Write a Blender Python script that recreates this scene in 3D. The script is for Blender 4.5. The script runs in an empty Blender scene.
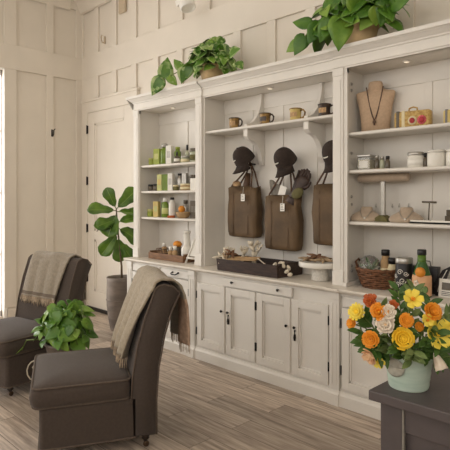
import bpy, math, random
from mathutils import Vector, Matrix, Euler
R = random.Random(7)
C = bpy.context.scene.collection
PI = math.pi

# ------------------------------------------------------------------ materials
def lin(c):
    return tuple(((v/255)/12.92 if v/255 <= .04045 else ((v/255+.055)/1.055)**2.4) for v in c) + (1,)
MATS = {}
def mat(name, col, rough=.6, var=.06, scale=8, bump=0, bscale=120, metal=0, trans=0, emit=None, spec=.5, stretch=(1,1,1), ior=1.45, sheen=0, alpha=1, col2=None):
    m = bpy.data.materials.new(name); m.use_nodes = True
    nt = m.node_tree; b = nt.nodes['Principled BSDF']
    b.inputs['Roughness'].default_value = rough; b.inputs['Metallic'].default_value = metal
    b.inputs['Specular IOR Level'].default_value = spec; b.inputs['IOR'].default_value = ior
    if trans: b.inputs['Transmission Weight'].default_value = trans
    if sheen: b.inputs['Sheen Weight'].default_value = sheen
    if alpha < 1: b.inputs['Alpha'].default_value = alpha
    c = lin(col)
    tc = nt.nodes.new('ShaderNodeTexCoord'); mp = nt.nodes.new('ShaderNodeMapping')
    nt.links.new(tc.outputs['Object'], mp.inputs[0]); mp.inputs['Scale'].default_value = stretch
    ns = nt.nodes.new('ShaderNodeTexNoise'); ns.inputs['Scale'].default_value = scale; ns.inputs['Detail'].default_value = 4
    nt.links.new(mp.outputs[0], ns.inputs[0])
    rp = nt.nodes.new('ShaderNodeValToRGB'); nt.links.new(ns.outputs[0], rp.inputs[0])
    lo = lin(col2) if col2 else tuple(max(0, v*(1-var*2.2)) for v in c[:3]) + (1,)
    hi = c if col2 else tuple(min(1, v*(1+var*2.2)) for v in c[:3]) + (1,)
    rp.color_ramp.elements[0].position = .32; rp.color_ramp.elements[1].position = .68
    rp.color_ramp.elements[0].color = lo; rp.color_ramp.elements[1].color = hi
    nt.links.new(rp.outputs[0], b.inputs['Base Color'])
    if bump:
        n2 = nt.nodes.new('ShaderNodeTexNoise'); n2.inputs['Scale'].default_value = bscale; n2.inputs['Detail'].default_value = 3
        nt.links.new(mp.outputs[0], n2.inputs[0])
        bp = nt.nodes.new('ShaderNodeBump'); bp.inputs['Strength'].default_value = bump; bp.inputs['Distance'].default_value = .01
        nt.links.new(n2.outputs[0], bp.inputs['Height']); nt.links.new(bp.outputs[0], b.inputs['Normal'])
    if emit:
        b.inputs['Emission Color'].default_value = lin(emit[0]); b.inputs['Emission Strength'].default_value = emit[1]
    MATS[name] = m
    return m

def floor_mat():
    m = bpy.data.materials.new('wood_plank_floor'); m.use_nodes = True; nt = m.node_tree; b = nt.nodes['Principled BSDF']
    L = nt.links.new; N = nt.nodes.new
    tc = N('ShaderNodeTexCoord')
    br = N('ShaderNodeTexBrick'); br.offset = .37; br.inputs['Scale'].default_value = 1
    br.inputs['Brick Width'].default_value = 1.22; br.inputs['Row Height'].default_value = .19
    br.inputs['Mortar Size'].default_value = .0022; br.inputs['Bias'].default_value = 0
    br.inputs['Color1'].default_value = (0, 0, 0, 1); br.inputs['Color2'].default_value = (1, 1, 1, 1); br.inputs['Mortar'].default_value = (.5, .5, .5, 1)
    L(tc.outputs['Object'], br.inputs[0])
    mp = N('ShaderNodeMapping'); mp.inputs['Scale'].default_value = (1.3, 17, 1); L(tc.outputs['Object'], mp.inputs[0])
    off = N('ShaderNodeVectorMath'); off.operation = 'ADD'; L(mp.outputs[0], off.inputs[0])
    sc = N('ShaderNodeVectorMath'); sc.operation = 'SCALE'; sc.inputs[3].default_value = 9; L(br.outputs['Color'], sc.inputs[0]); L(sc.outputs[0], off.inputs[1])
    n1 = N('ShaderNodeTexNoise'); n1.inputs['Scale'].default_value = 2.2; n1.inputs['Detail'].default_value = 7; n1.inputs['Roughness'].default_value = .62; L(off.outputs[0], n1.inputs[0])
    r1 = N('ShaderNodeValToRGB'); L(n1.outputs[0], r1.inputs[0])
    e = r1.color_ramp.elements; e[0].position = .3; e[0].color = lin((138, 122, 108)); e[1].position = .72; e[1].color = lin((224, 210, 194))
    x = e.new(.5); x.color = lin((184, 168, 152))
    r2 = N('ShaderNodeValToRGB'); L(br.outputs['Color'], r2.inputs[0])
    r2.color_ramp.elements[0].color = (.64, .62, .60, 1); r2.color_ramp.elements[1].color = (1.14, 1.12, 1.10, 1)
    mx = N('ShaderNodeMix'); mx.data_type = 'RGBA'; mx.blend_type = 'MULTIPLY'; mx.inputs[0].default_value = 1
    L(r1.outputs[0], mx.inputs[6]); L(r2.outputs[0], mx.inputs[7])
    m2 = N('ShaderNodeMix'); m2.data_type = 'RGBA'; L(br.outputs['Fac'], m2.inputs[0]); L(mx.outputs[2], m2.inputs[6]); m2.inputs[7].default_value = lin((88, 72, 58))
    L(m2.outputs[2], b.inputs['Base Color']); b.inputs['Roughness'].default_value = .42
    bp = N('ShaderNodeBump'); bp.inputs['Strength'].default_value = .15; bp.inputs['Distance'].default_value = .004
    L(n1.outputs[0], bp.inputs['Height']); L(bp.outputs[0], b.inputs['Normal'])
    return m

M_floor = floor_mat()
M_wall = mat('cream_wall_paint', (226, 217, 203), .55, .012, 3)
M_cab = mat('ivory_cabinet_paint', (226, 220, 210), .42, .012, 4)
M_top = mat('ivory_counter_paint', (226, 217, 203), .35, .02, 5)
M_ceil = mat('white_ceiling_paint', (236, 230, 220), .7, .01, 3)
M_black = mat('black_iron', (30, 26, 24), .4, .1, 30, metal=.6)
M_linen = mat('charcoal_taupe_linen', (74, 63, 55), .92, .04, 60, .2, 420, sheen=.1)
M_pipe = mat('taupe_piping_cord', (96, 83, 72), .9, .05, 60)
M_legw = mat('dark_turned_wood', (38, 28, 24), .3, .2, 20)
M_brass = mat('aged_brass', (84, 66, 50), .35, .1, 40, metal=.6)
M_throw = mat('oatmeal_wool', (168, 154, 132), .95, .06, 45, .5, 260, sheen=.2)
M_throw2 = mat('greige_wool', (150, 138, 120), .95, .05, 45, .5, 260, sheen=.2)
M_band = mat('taupe_wool_band', (112, 99, 86), .95, .05, 45, .4, 260)
M_fringe = mat('fringe_wool', (176, 156, 132), .95, .12, 60)
M_lining = mat('rust_wool_lining', (186, 156, 132), .95, .1, 30)
M_leaf = mat('pothos_leaf_green', (96, 136, 44), .33, 0, 9, col2=(58, 100, 28))
M_leafv = mat('pothos_leaf_cream_edge', (176, 190, 128), .4, 0, 14, col2=(104, 142, 66))
M_leafl = mat('pothos_leaf_lime', (138, 168, 66), .36, 0, 8, col2=(84, 128, 40))
M_stem = mat('green_stem', (104, 122, 60), .6, .1, 20)
M_fig = mat('fig_leaf_green', (104, 138, 44), .3, 0, 7, col2=(52, 86, 24))
M_vein = mat('fig_leaf_vein', (126, 150, 70), .45, .05, 20)
M_bark = mat('fig_trunk_bark', (98, 82, 62), .8, .15, 40)
M_soil = mat('potting_soil', (52, 40, 32), .95, .3, 60, .6, 90)
M_zinc = mat('weathered_zinc', (146, 134, 124), .6, 0, 3.5, .15, 30, metal=.25, stretch=(1, 1, 3), col2=(106, 96, 88))
M_terra = mat('tan_clay_pot', (200, 172, 130), .75, .08, 12)
M_wirew = mat('cream_painted_wire', (196, 186, 164), .5, .05, 20)
M_hatb = mat('dark_brown_cap_cotton', (56, 45, 39), .9, .06, 50, .3, 400)
M_white = mat('white_thread', (225, 220, 208), .8, .02, 20)
M_bag = mat('brown_waxed_canvas', (108, 85, 58), .7, 0, 6, .3, 30, col2=(84, 66, 45))
M_bag2 = mat('brown_strap_leather', (92, 66, 46), .55, .1, 20)
M_paper = mat('white_paper', (236, 232, 222), .8, .02, 20)
M_ink = mat('dark_ink', (58, 52, 48), .8, .05, 20)
M_glove = mat('espresso_leather', (66, 50, 42), .5, .12, 25, .25, 90)
M_grey = mat('grey_felt', (130, 124, 114), .9, .06, 30)
M_olive = mat('olive_cloth', (104, 98, 62), .9, .08, 30)
M_tan = mat('tan_woven_straw', (186, 152, 112), .85, .15, 60, .5, 120)
M_tray = mat('rustic_dark_wood', (72, 54, 45), .6, 0, 9, .35, 40, stretch=(1, 6, 6), col2=(46, 34, 29))
M_trayl = mat('mid_brown_wood', (142, 103, 70), .6, 0, 9, .25, 40, stretch=(1, 6, 6), col2=(106, 74, 50))
M_cer = mat('white_glazed_ceramic', (232, 227, 216), .22, .015, 8)
M_cerr = mat('white_pitted_ceramic', (222, 216, 205), .5, .05, 60, .8, 120)
M_drift = mat('driftwood_tan', (166, 142, 112), .85, .15, 30, .3, 80)
M_drift2 = mat('bleached_coral', (218, 206, 184), .85, .1, 40, .3, 80)
M_rust = mat('rust_brown_twig', (124, 90, 66), .85, .15, 30)
M_lime = mat('lime_green_carton', (156, 168, 74), .5, .04, 20)
M_limel = mat('pale_lime_carton', (196, 196, 128), .5, .04, 20)
M_green = mat('moss_green_bottle', (106, 128, 44), .25, .06, 15)
M_gold = mat('straw_yellow_carton', (206, 182, 112), .5, .04, 20)
M_silver = mat('brushed_silver', (176, 172, 164), .3, .04, 20, metal=.7)
M_smoke = mat('smoky_brown_glass', (98, 88, 74), .15, .06, 15)
M_clear = mat('pale_sage_glass', (176, 178, 152), .12, .03, 10)
M_glass = mat('clear_glass', (242, 242, 236), .05, .0, 10, trans=.85)
M_cream = mat('cream_wax', (222, 208, 168), .5, .03, 20)
M_dark = mat('black_plastic', (34, 31, 30), .35, .05, 20)
M_orange = mat('orange_skin', (222, 142, 44), .5, .06, 40, .2, 200)
M_kraft = mat('kraft_tan', (176, 144, 104), .8, .06, 30)
M_burlap = mat('tan_burlap_linen', (196, 168, 140), .95, .03, 60, .2, 420)
M_taupe = mat('taupe_velvet', (180, 160, 138), .9, .03, 40, sheen=.3)
M_bead = mat('dark_bead', (84, 60, 42), .3, .1, 40)
M_mugt = mat('mustard_speckled_glaze', (176, 138, 74), .3, 0, 26, col2=(96, 72, 42))
M_mugd = mat('dark_brown_glaze', (74, 56, 40), .3, 0, 24, col2=(44, 34, 28))
M_case = mat('gold_beaded_clutch', (212, 182, 112), .4, 0, 70, .6, 160, col2=(170, 128, 62))
M_pink = mat('pink_beads', (206, 96, 104), .5, .15, 90)
M_red = mat('red_beads', (172, 52, 58), .5, .15, 90)
M_wick = mat('brown_wicker', (112, 74, 48), .7, .2, 50, .4, 140)
M_blk = mat('black_tin', (36, 32, 32), .4, .05, 20)
M_bglass = mat('deep_green_glass', (62, 98, 46), .15, .08, 15)
M_juice = mat('peach_label', (226, 176, 132), .6, .05, 20)
M_labelg = mat('green_label_leaf', (120, 146, 88), .6, .05, 20)
M_counter = mat('charcoal_counter_paint', (84, 76, 75), .45, .05, 9, .06, 60)
M_pail = mat('pale_aqua_enamel', (196, 210, 194), .5, 0, 9, .12, 40, stretch=(1, 1, 5), col2=(174, 194, 178))
M_plab = mat('stone_oval_label', (170, 166, 152), .7, .08, 50)
M_yel = mat('yellow_petal', (252, 214, 58), .55, 0, 30, col2=(247, 196, 34))
M_lemon = mat('lemon_petal', (252, 232, 104), .55, 0, 30, col2=(248, 218, 70))
M_org = mat('orange_petal', (244, 166, 44), .55, 0, 30, col2=(236, 142, 28))
M_rusto = mat('rust_orange_petal', (204, 108, 46), .55, 0, 30, col2=(172, 78, 36))
M_wht = mat('ivory_petal', (240, 228, 208), .55, 0, 30, col2=(228, 208, 184))
M_peach = mat('peach_petal', (242, 208, 164), .55, 0, 30, col2=(236, 184, 140))
M_fol = mat('bouquet_leaf_green', (82, 112, 44), .5, 0, 20, col2=(54, 88, 34))
M_sage = mat('bouquet_leaf_sage', (126, 142, 84), .55, 0, 20, col2=(94, 116, 62))
M_pane = mat('window_glass', (250, 250, 250), .02, 0, 2, alpha=.05)
M_sun = mat('bright_frosted_bulb', (255, 240, 215), .4, 0, 5, emit=((255, 232, 200), 1.2))
M_fixt = mat('white_enamel_fixture', (240, 236, 228), .4, .01, 6)
M_vent = mat('beige_wall_fitting', (196, 178, 152), .7, .04, 90)

# ------------------------------------------------------------------ mesh builder
class MB:
    def __init__(s): s.v = []; s.f = []; s.m = []; s.s = []
    def face(s, idx, m=0, sm=True): s.f.append(tuple(idx)); s.m.append(m); s.s.append(sm)
    def box(s, x0, x1, y0, y1, z0, z1, m=0):
        n = len(s.v)
        s.v += [Vector(p) for p in ((x0,y0,z0),(x1,y0,z0),(x1,y1,z0),(x0,y1,z0),(x0,y0,z1),(x1,y0,z1),(x1,y1,z1),(x0,y1,z1))]
        for q in ((3,2,1,0),(4,5,6,7),(0,1,5,4),(1,2,6,5),(2,3,7,6),(3,0,4,7)): s.face([n+i for i in q], m, False)
        return s
    def lathe(s, prof, c=(0,0,0), seg=20, m=0, sx=1, sy=1, mt=None, wob=0):
        n = len(s.v); c = Vector(c); k = len(prof)
        for j in range(seg):
            a = 2*PI*j/seg
            for (r, z) in prof:
                w = 1 + wob*math.sin(5*a + z*20)
                p = Vector((r*sx*w*math.cos(a), r*sy*w*math.sin(a), z))
                if mt is not None: p = mt @ p
                s.v.append(c + p)
        for j in range(seg):
            j2 = (j+1) % seg
            for i in range(k-1):
                s.face((n+j*k+i, n+j2*k+i, n+j2*k+i+1, n+j*k+i+1), m)
        if prof[0][0] > 1e-5: s.face([n+j*k for j in range(seg)][::-1], m, False)
        if prof[-1][0] > 1e-5: s.face([n+j*k+k-1 for j in range(seg)], m, False)
        return s
    def sphere(s, c, r, sc=(1,1,1), m=0, seg=14, mt=None):
        k = 8
        prof = [(max(1e-6, math.sin(PI*i/k))*r, -math.cos(PI*i/k)*r*sc[2]) for i in range(k+1)]
        prof[0] = (1e-6, prof[0][1]); prof[-1] = (1e-6, prof[-1][1])
        return s.lathe(prof, c, seg, m, sc[0], sc[1], mt)
    def tube(s, pts, r, seg=8, m=0, close=False):
        pts = [Vector(p) for p in pts]; n = len(s.v); k = len(pts)
        rr = r if isinstance(r, (list, tuple)) else [r]*k
        up = None
        for i, p in enumerate(pts):
            a = pts[(i-1) % k] if (close or i) else p; b = pts[(i+1) % k] if (close or i < k-1) else p
            t = (b-a).normalized() if (b-a).length > 1e-9 else Vector((0,0,1))
            if up is None: up = t.orthogonal().normalized()
            up = up - t*up.dot(t)
            up = up.normalized() if up.length > 1e-6 else t.orthogonal().normalized()
            w = t.cross(up)
            for j in range(seg):
                q = 2*PI*j/seg; s.v.append(p + (up*math.cos(q) + w*math.sin(q))*rr[i])
        for i in range(k if close else k-1):
            i2 = (i+1) % k
            for j in range(seg):
                j2 = (j+1) % seg; s.face((n+i*seg+j, n+i*seg+j2, n+i2*seg+j2, n+i2*seg+j), m)
        if not close:
            s.face([n+j for j in range(seg)][::-1], m); s.face([n+(k-1)*seg+j for j in range(seg)], m)
        return s
    def prism(s, poly, ax, a0, a1, m=0, sm=False):
        n = len(s.v); k = len(poly)
        for a in (a0, a1):
            for (u, w) in poly:
                s.v.append(Vector({'x': (a,u,w), 'y': (u,a,w), 'z': (u,w,a)}[ax]))
        for i in range(k): s.face((n+i, n+(i+1)%k, n+k+(i+1)%k, n+k+i), m, sm)
        s.face([n+i for i in range(k)][::-1], m, False); s.face([n+k+i for i in range(k)], m, False)
        return s
    def grid(s, fn, nu, nv, m=0, mf=None, close_u=False):
        n = len(s.v)
        for i in range(nu+1):
            for j in range(nv+1): s.v.append(Vector(fn(i/nu, j/nv)))
        for i in range(nu):
            for j in range(nv):
                s.face((n+i*(nv+1)+j, n+(i+1)*(nv+1)+j, n+(i+1)*(nv+1)+j+1, n+i*(nv+1)+j+1), mf(i, j) if mf else m)
        return s
    def loft(s, rings, m=0, cap=True):
        n = len(s.v); k = len(rings[0])
        for r in rings: s.v += [Vector(p) for p in r]
        for i in range(len(rings)-1):
            for j in range(k):
                j2 = (j+1) % k; s.face((n+i*k+j, n+i*k+j2, n+(i+1)*k+j2, n+(i+1)*k+j), m)
        if cap: s.face([n+j for j in range(k)][::-1], m); s.face([n+(len(rings)-1)*k+j for j in range(k)], m)
        return s
    def xf(s, mt, start=0):
        for i in range(start, len(s.v)): s.v[i] = mt @ s.v[i]
        return s

def link(name, data, parent=None):
    o = bpy.data.objects.new(name, data); C.objects.link(o)
    if parent is not None: o.parent = parent
    return o
def obj(name, mb, mats, parent=None, loc=None, bevel=0, solid=0, sub=0, seg=2, weld=False):
    """one mesh object; with loc the vertices are world positions and loc is the object's origin"""
    base = Vector((0,0,0))
    if loc is not None: base = Vector(loc)
    elif parent is not None: base = Vector(parent.get('_o', (0,0,0)))
    me = bpy.data.meshes.new(name)
    me.from_pydata([tuple(p-base) for p in mb.v], [], mb.f)
    me.update()
    for p, mi, sm in zip(me.polygons, mb.m, mb.s): p.material_index = mi; p.use_smooth = sm
    for m in (mats if isinstance(mats, (list, tuple)) else [mats]): me.materials.append(m)
    o = link(name, me, parent)
    if loc is not None: o.location = loc
    if parent is not None: o['_o'] = tuple(base)
    if solid:
        d = o.modifiers.new('solid', 'SOLIDIFY'); d.thickness = solid; d.offset = 0
    if bevel:
        d = o.modifiers.new('bevel', 'BEVEL'); d.width = bevel; d.segments = seg; d.limit_method = 'ANGLE'; d.angle_limit = math.radians(50)
    if sub:
        d = o.modifiers.new('sub', 'SUBSURF'); d.levels = sub; d.render_levels = sub
    return o
def tag(o, label, cat, group=None):
    o['label'] = label; o['category'] = cat
    if group: o['group'] = group
    return o
def thing(name, label, cat, loc, group=None, local=False, rz=0):
    o = link(name, None); o.location = loc; o.empty_display_size = .05; o.rotation_euler = (0, 0, rz)
    o['_o'] = (0,0,0) if local else tuple(loc)
    return tag(o, label, cat, group)
def struct(o): o['kind'] = 'structure'; return o
def dup(root, loc, label, rz=None, group=None):
    r = root.copy(); C.objects.link(r); r.location = loc; r['label'] = label
    if rz is not None: r.rotation_euler = (0, 0, rz)
    if group: r['group'] = group
    for ch in list(root.children):
        c = ch.copy(); C.objects.link(c); c.parent = r
        for g in list(ch.children):
            d = g.copy(); C.objects.link(d); d.parent = c
    return r

# ------------------------------------------------------------------ room
XL, YB, ZC = -6.72, 3.75, 4.40       # left wall, cabinet wall, ceiling
XR, YF = 2.6, -3.4                   # behind the camera
struct(obj('floor', MB().box(XL-.15, XR+.15, YF-.15, YB+.15, -.1, 0), M_floor))
struct(obj('ceiling', MB().box(XL-.15, XR+.15, YF-.15, YB+.15, ZC, ZC+.1), M_ceil))
def wall(name, ax, pos, out, a0, a1, openings, z1=ZC):
    """a wall slab with openings (a0,a1,z0,z1) cut by stacking boxes"""
    mb = MB()
    def put(u0, u1, w0, w1):
        if u1-u0 < 1e-4 or w1-w0 < 1e-4: return
        p0, p1 = sorted((pos, pos+out))
        if ax == 'x': mb.box(p0, p1, u0, u1, w0, w1)
        else: mb.box(u0, u1, p0, p1, w0, w1)
    cur = a0
    for (u0, u1, w0, w1) in sorted(openings):
        put(cur, u0, 0, z1); put(u0, u1, 0, w0); put(u0, u1, w1, z1); cur = u1
    put(cur, a1, 0, z1)
    return struct(obj(name, mb, M_wall))
WL = (.75, 2.632, .03, 3.20)          # tall glazed opening in the left wall
WL2 = (-2.6, -.8, .03, 3.22)
wall('wall_left', 'x', XL, -.12, YF, YB, [WL, WL2])
wall('wall_back', 'y', YB, .12, XL-.12, XR+.12, [])
WF = [(-5.9, -3.9, 1.9, 4.1), (-3.2, -1.2, 1.9, 4.1), (-.5, 1.7, 1.9, 4.1)]
wall('wall_front', 'y', YF, -.12, XL-.12, XR+.12, WF)
WR = [(-2.6, -.4, 1.9, 4.1)]
wall('wall_right', 'x', XR, .12, YF, YB, WR)

# raised boards on the two visible walls: stiles, rails, crown
def boards_left():
    mb = MB(); t = .032
    for (y0, y1) in ((2.634, 2.79), (3.20, 3.30), (3.64, YB)):
        mb.box(XL, XL+t, y0, y1, .14, 3.215); mb.box(XL, XL+t, y0, y1, 3.53, 4.21)
    for y in (-.2, .35): mb.box(XL, XL+t, y, y+.1, .14, 3.215)
    for y in (-3.3, -.2, .3, .75, 1.2, 1.65, 2.1): mb.box(XL, XL+t, y, y+.1, 3.53, 4.21)
    mb.box(XL, XL+t, YF, YB, 3.215, 3.53); mb.box(XL, XL+t, YF, YB, 4.21, ZC)
    return mb
struct(obj('trim_1', boards_left(), M_wall, bevel=.003))
def boards_back():
    mb = MB(); t = .026
    mb.box(XL, XR, YB-t, YB, 3.22, 3.545); mb.box(XL, XR, YB-t, YB, 4.21, ZC)
    mb.box(XL, -6.355, YB-t, YB, 2.90, 3.22); mb.box(XL, -6.60, YB-t, YB, .14, 2.9); mb.box(XL, -6.66, YB-t, YB, 3.545, 4.21)
    x = -6.25
    while x < XR:
        z0 = 2.93 if x < -5.3 else (2.72 if x < -.95 else .14)
        mb.box(x-.105, x, YB-t, YB, z0, 3.22); mb.box(x-.105, x, YB-t, YB, 3.545, 4.21); x += .4485
    return mb
struct(obj('trim_2', boards_back(), M_wall, bevel=.003))
cr = [(0, 4.16), (-.03, 4.17), (-.045, 4.21), (-.10, 4.30), (-.15, 4.345), (-.165, ZC), (0, ZC)]
struct(obj('trim_3', MB().prism([(YB-.02+a, z) for a, z in cr], 'x', XL+.02, XR), M_wall))
struct(obj('trim_4', MB().prism([(XL+.02-a*.35, z+.02 if z < ZC else z) for a, z in cr], 'y', YF, YB-.2), M_wall))
bp_ = [(0, 0), (-.02, 0), (-.02, .11), (-.012, .13), (-.004, .14), (0, .14)]
mbl = MB()
for y0, y1 in ((YF, -2.7), (-.7, .65), (2.68, YB)): mbl.prism([(XL-a*1.4, z) for a, z in bp_], 'y', y0, y1)
struct(obj('baseboard_left', mbl, M_wall))
struct(obj('baseboard_back', MB().prism([(YB+a*1.4, z) for a, z in bp_], 'x', XL+.03, -6.60), M_wall))

def window(n, ax, pos, out, op, cols, rows):
    """frame with muntins in an opening, pane of glass"""
    u0, u1, w0, w1 = op; fr = MB(); gl = MB()
    def b(mb, a0, a1, c0, c1, d0, d1):
        p0, p1 = sorted((pos+out*d0, pos+out*d1))
        if ax == 'x': mb.box(p0, p1, a0, a1, c0, c1)
        else: mb.box(a0, a1, p0, p1, c0, c1)
    for q in ((u0, u0+.05, w0, w1), (u1-.012, u1, w0, w1), (u0, u1, w0, w0+.07), (u0, u1, w1-.07, w1)): b(fr, *q, .05, .11)
    for k in range(1, cols): x = u0+(u1-u0)*k/cols; b(fr, x-.016, x+.016, w0, w1, .06, .10)
    for k in range(1, rows): z = w0+(w1-w0)*k/rows; b(fr, u0, u1, z-.016, z+.016, .06, .10)
    for q in ((u0-.04, u0, max(0, w0-.02), w1+.03), (u1, u1+.04, max(0, w0-.02), w1+.03), (u0-.04, u1+.04, w1, w1+.03)): b(fr, *q, -.03, .0)
    b(gl, u0+.045, u1-.01, w0+.05, w1-.05, .076, .082)
    f = struct(obj('window_%d' % n, fr, M_fixt)); obj('pane', gl, M_pane, f)
window(1, 'x', XL, -1, WL, 2, 4); window(2, 'x', XL, -1, WL2, 2, 4)
for i, w in enumerate(WF): window(3+i, 'y', YF, -1, w, 3, 4)
window(6, 'x', XR, 1, WR[0], 3, 4)

# tall panelled door beside the cabinets, with its casing
dr = struct(link('door_1', None)); dr.location = (-5.97, 3.73, 0); dr['_o'] = (-5.97, 3.73, 0)
mb = MB()
mb.box(-6.63, -6.505, 3.705, 3.75, 0, 2.90); mb.box(-5.435, -5.31, 3.705, 3.75, 0, 2.90); mb.box(-6.505, -5.435, 3.705, 3.75, 2.735, 2.90); mb.box(-6.65, -5.29, 3.69, 3.75, 2.885, 2.915)
obj('casing', mb, M_wall, dr, bevel=.004)
mb = MB(); y0, y1 = 3.715, 3.745
mb.box(-6.503, -6.335, y0, y1, .02, 2.733); mb.box(-5.605, -5.437, y0, y1, .02, 2.733)
for z0, z1 in ((.02, .27), (.98, 1.10), (2.575, 2.733)): mb.box(-6.335, -5.605, y0, y1, z0, z1)
mb.box(-6.335, -5.605, 3.735, 3.745, .27, 2.575)
for x0, x1, z0, z1 in ((-6.335, -5.605, .27, .98), (-6.335, -5.605, 1.10, 2.575)):
    for q in ((x0, x0+.03, z0, z1), (x1-.03, x1, z0, z1), (x0, x1, z0, z0+.03), (x0, x1, z1-.03, z1)): mb.box(q[0], q[1], 3.724, 3.736, q[2], q[3])
leafp = obj('door_leaf', mb, M_wall, dr, bevel=.003)
for z in (.44, 1.13, 1.79, 2.505):
    obj('hinge', MB().box(-6.515, -6.49, 3.700, 3.716, z-.055, z+.055).tube([(-6.503, 3.698, z-.06), (-6.503, 3.698, z+.06)], .008), M_black, leafp)
obj('sweep', MB().box(-6.503, -5.437, 3.70, 3.72, .003, .05), M_dark, dr)

# small wall pieces
def wall_hook(loc, ax, label):
    t = thing('coat_hook', label, 'hook', loc)
    x, y, z = loc; d = Vector((0,-1,0)) if ax == 'y' else Vector((1,0,0)); p = Vector(loc)
    sd = Vector((1,0,0)) if ax == 'y' else Vector((0,1,0))
    obj('back_plate', MB().tube([p-d*.0+Vector((0,0,-.05)), p+Vector((0,0,.045))], .012, 8), M_black if ax == 'x' else M_vent, t)
    obj('hook_arm', MB().tube([p+Vector((0,0,-.03)), p+d*.03+Vector((0,0,-.045)), p+d*.05+Vector((0,0,-.02)), p+d*.055+Vector((0,0,.03)), p+d*.05+sd*.02+Vector((0,0,.05))], .008, 8), M_black if ax == 'x' else M_vent, t)
wall_hook((-6.69, 3.277, 2.44), 'x', 'small black coat hook on the left panelled wall')
wall_hook((-6.10, 3.738, 3.68), 'y', 'small beige hook high on the panelled wall above the door')
sp = tag(obj('wall_vent', MB().box(-5.735, -5.58, 3.715, 3.745, 3.93, 4.20), M_vent, None, (-5.65, 3.74, 3.92), bevel=.01), 'flat beige rectangular speaker box high on the panelled wall', 'vent')  # flat vent plate on the upper wall
def ceiling_spot(label, x, y, z):
    ft = thing('ceiling_spotlight', label, 'light', (x, y, ZC), 'white ceiling spotlights')
    obj('mount', MB().lathe([(.05, -.001), (.05, -.02), (.011, -.03), (.011, z+.1-ZC)], (x, y, ZC), 14), M_fixt, ft)
    q = Matrix.Rotation(-.35, 3, 'Y')
    obj('lamp_head', MB().box(-.10, .07, -.06, .06, .035, .095).lathe([(.075, .04), (.082, .03), (.082, -.035), (.07, -.045), (.06, -.03), (1e-5, -.028)], seg=22).xf(Matrix.Translation((x, y, z)) @ q.to_4x4()), M_fixt, ft, bevel=.004)
ceiling_spot('white spotlight fixture hanging at the top of the picture above the trailing plant', -4.05, 3.45, 3.53)

# ------------------------------------------------------------------ cabinets
def panel_door(x0, x1, z0, z1, yf, st=.062, label=None):
    mb = MB(); t = .026; yf -= .004
    mb.box(x0, x0+st, yf, yf+t, z0, z1); mb.box(x1-st, x1, yf, yf+t, z0, z1)
    mb.box(x0+st, x1-st, yf, yf+t, z0, z0+st); mb.box(x0+st, x1-st, yf, yf+t, z1-st, z1)
    mb.box(x0+st, x1-st, yf+.019, yf+t+.001, z0+st, z1-st)
    a = .014
    for q in ((x0+st, x0+st+a, z0+st, z1-st), (x1-st-a, x1-st, z0+st, z1-st), (x0+st, x1-st, z0+st, z0+st+a), (x0+st, x1-st, z1-st-a, z1-st)):
        mb.box(q[0], q[1], yf+.010, yf+.020, q[2], q[3])
    return mb
def knob(x, z, yf, parent):
    rot = Matrix.Rotation(PI/2, 3, 'X')
    return obj('knob', MB().lathe([(.006, 0), (.006, .012), (.011, .017), (.0125, .022), (.008, .028), (1e-5, .030)], (x, yf, z), 12, mt=rot), M_black, parent)
def hinge(x, z, yf, parent):
    return obj('hinge', MB().tube([(x, yf-.004, z-.035), (x, yf-.004, z+.035)], .0055, 8).box(x-.007, x+.007, yf-.002, yf+.004, z-.03, z+.03), M_black, parent)
def key(x, z, yf, parent):
    mb = MB().box(x-.006, x+.006, yf-.012, yf, z-.006, z+.006)
    mb.tube([(x, yf-.012, z), (x+.002, yf-.014, z-.03)], .004, 6).tube([(x+.002, yf-.012, z-.028), (x+.001, yf-.012, z-.05), (x+.003, yf-.012, z-.078)], [.008, .011, .009], 8)
    return obj('key_tassel', mb, M_black, parent)
YD = 3.316
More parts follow.
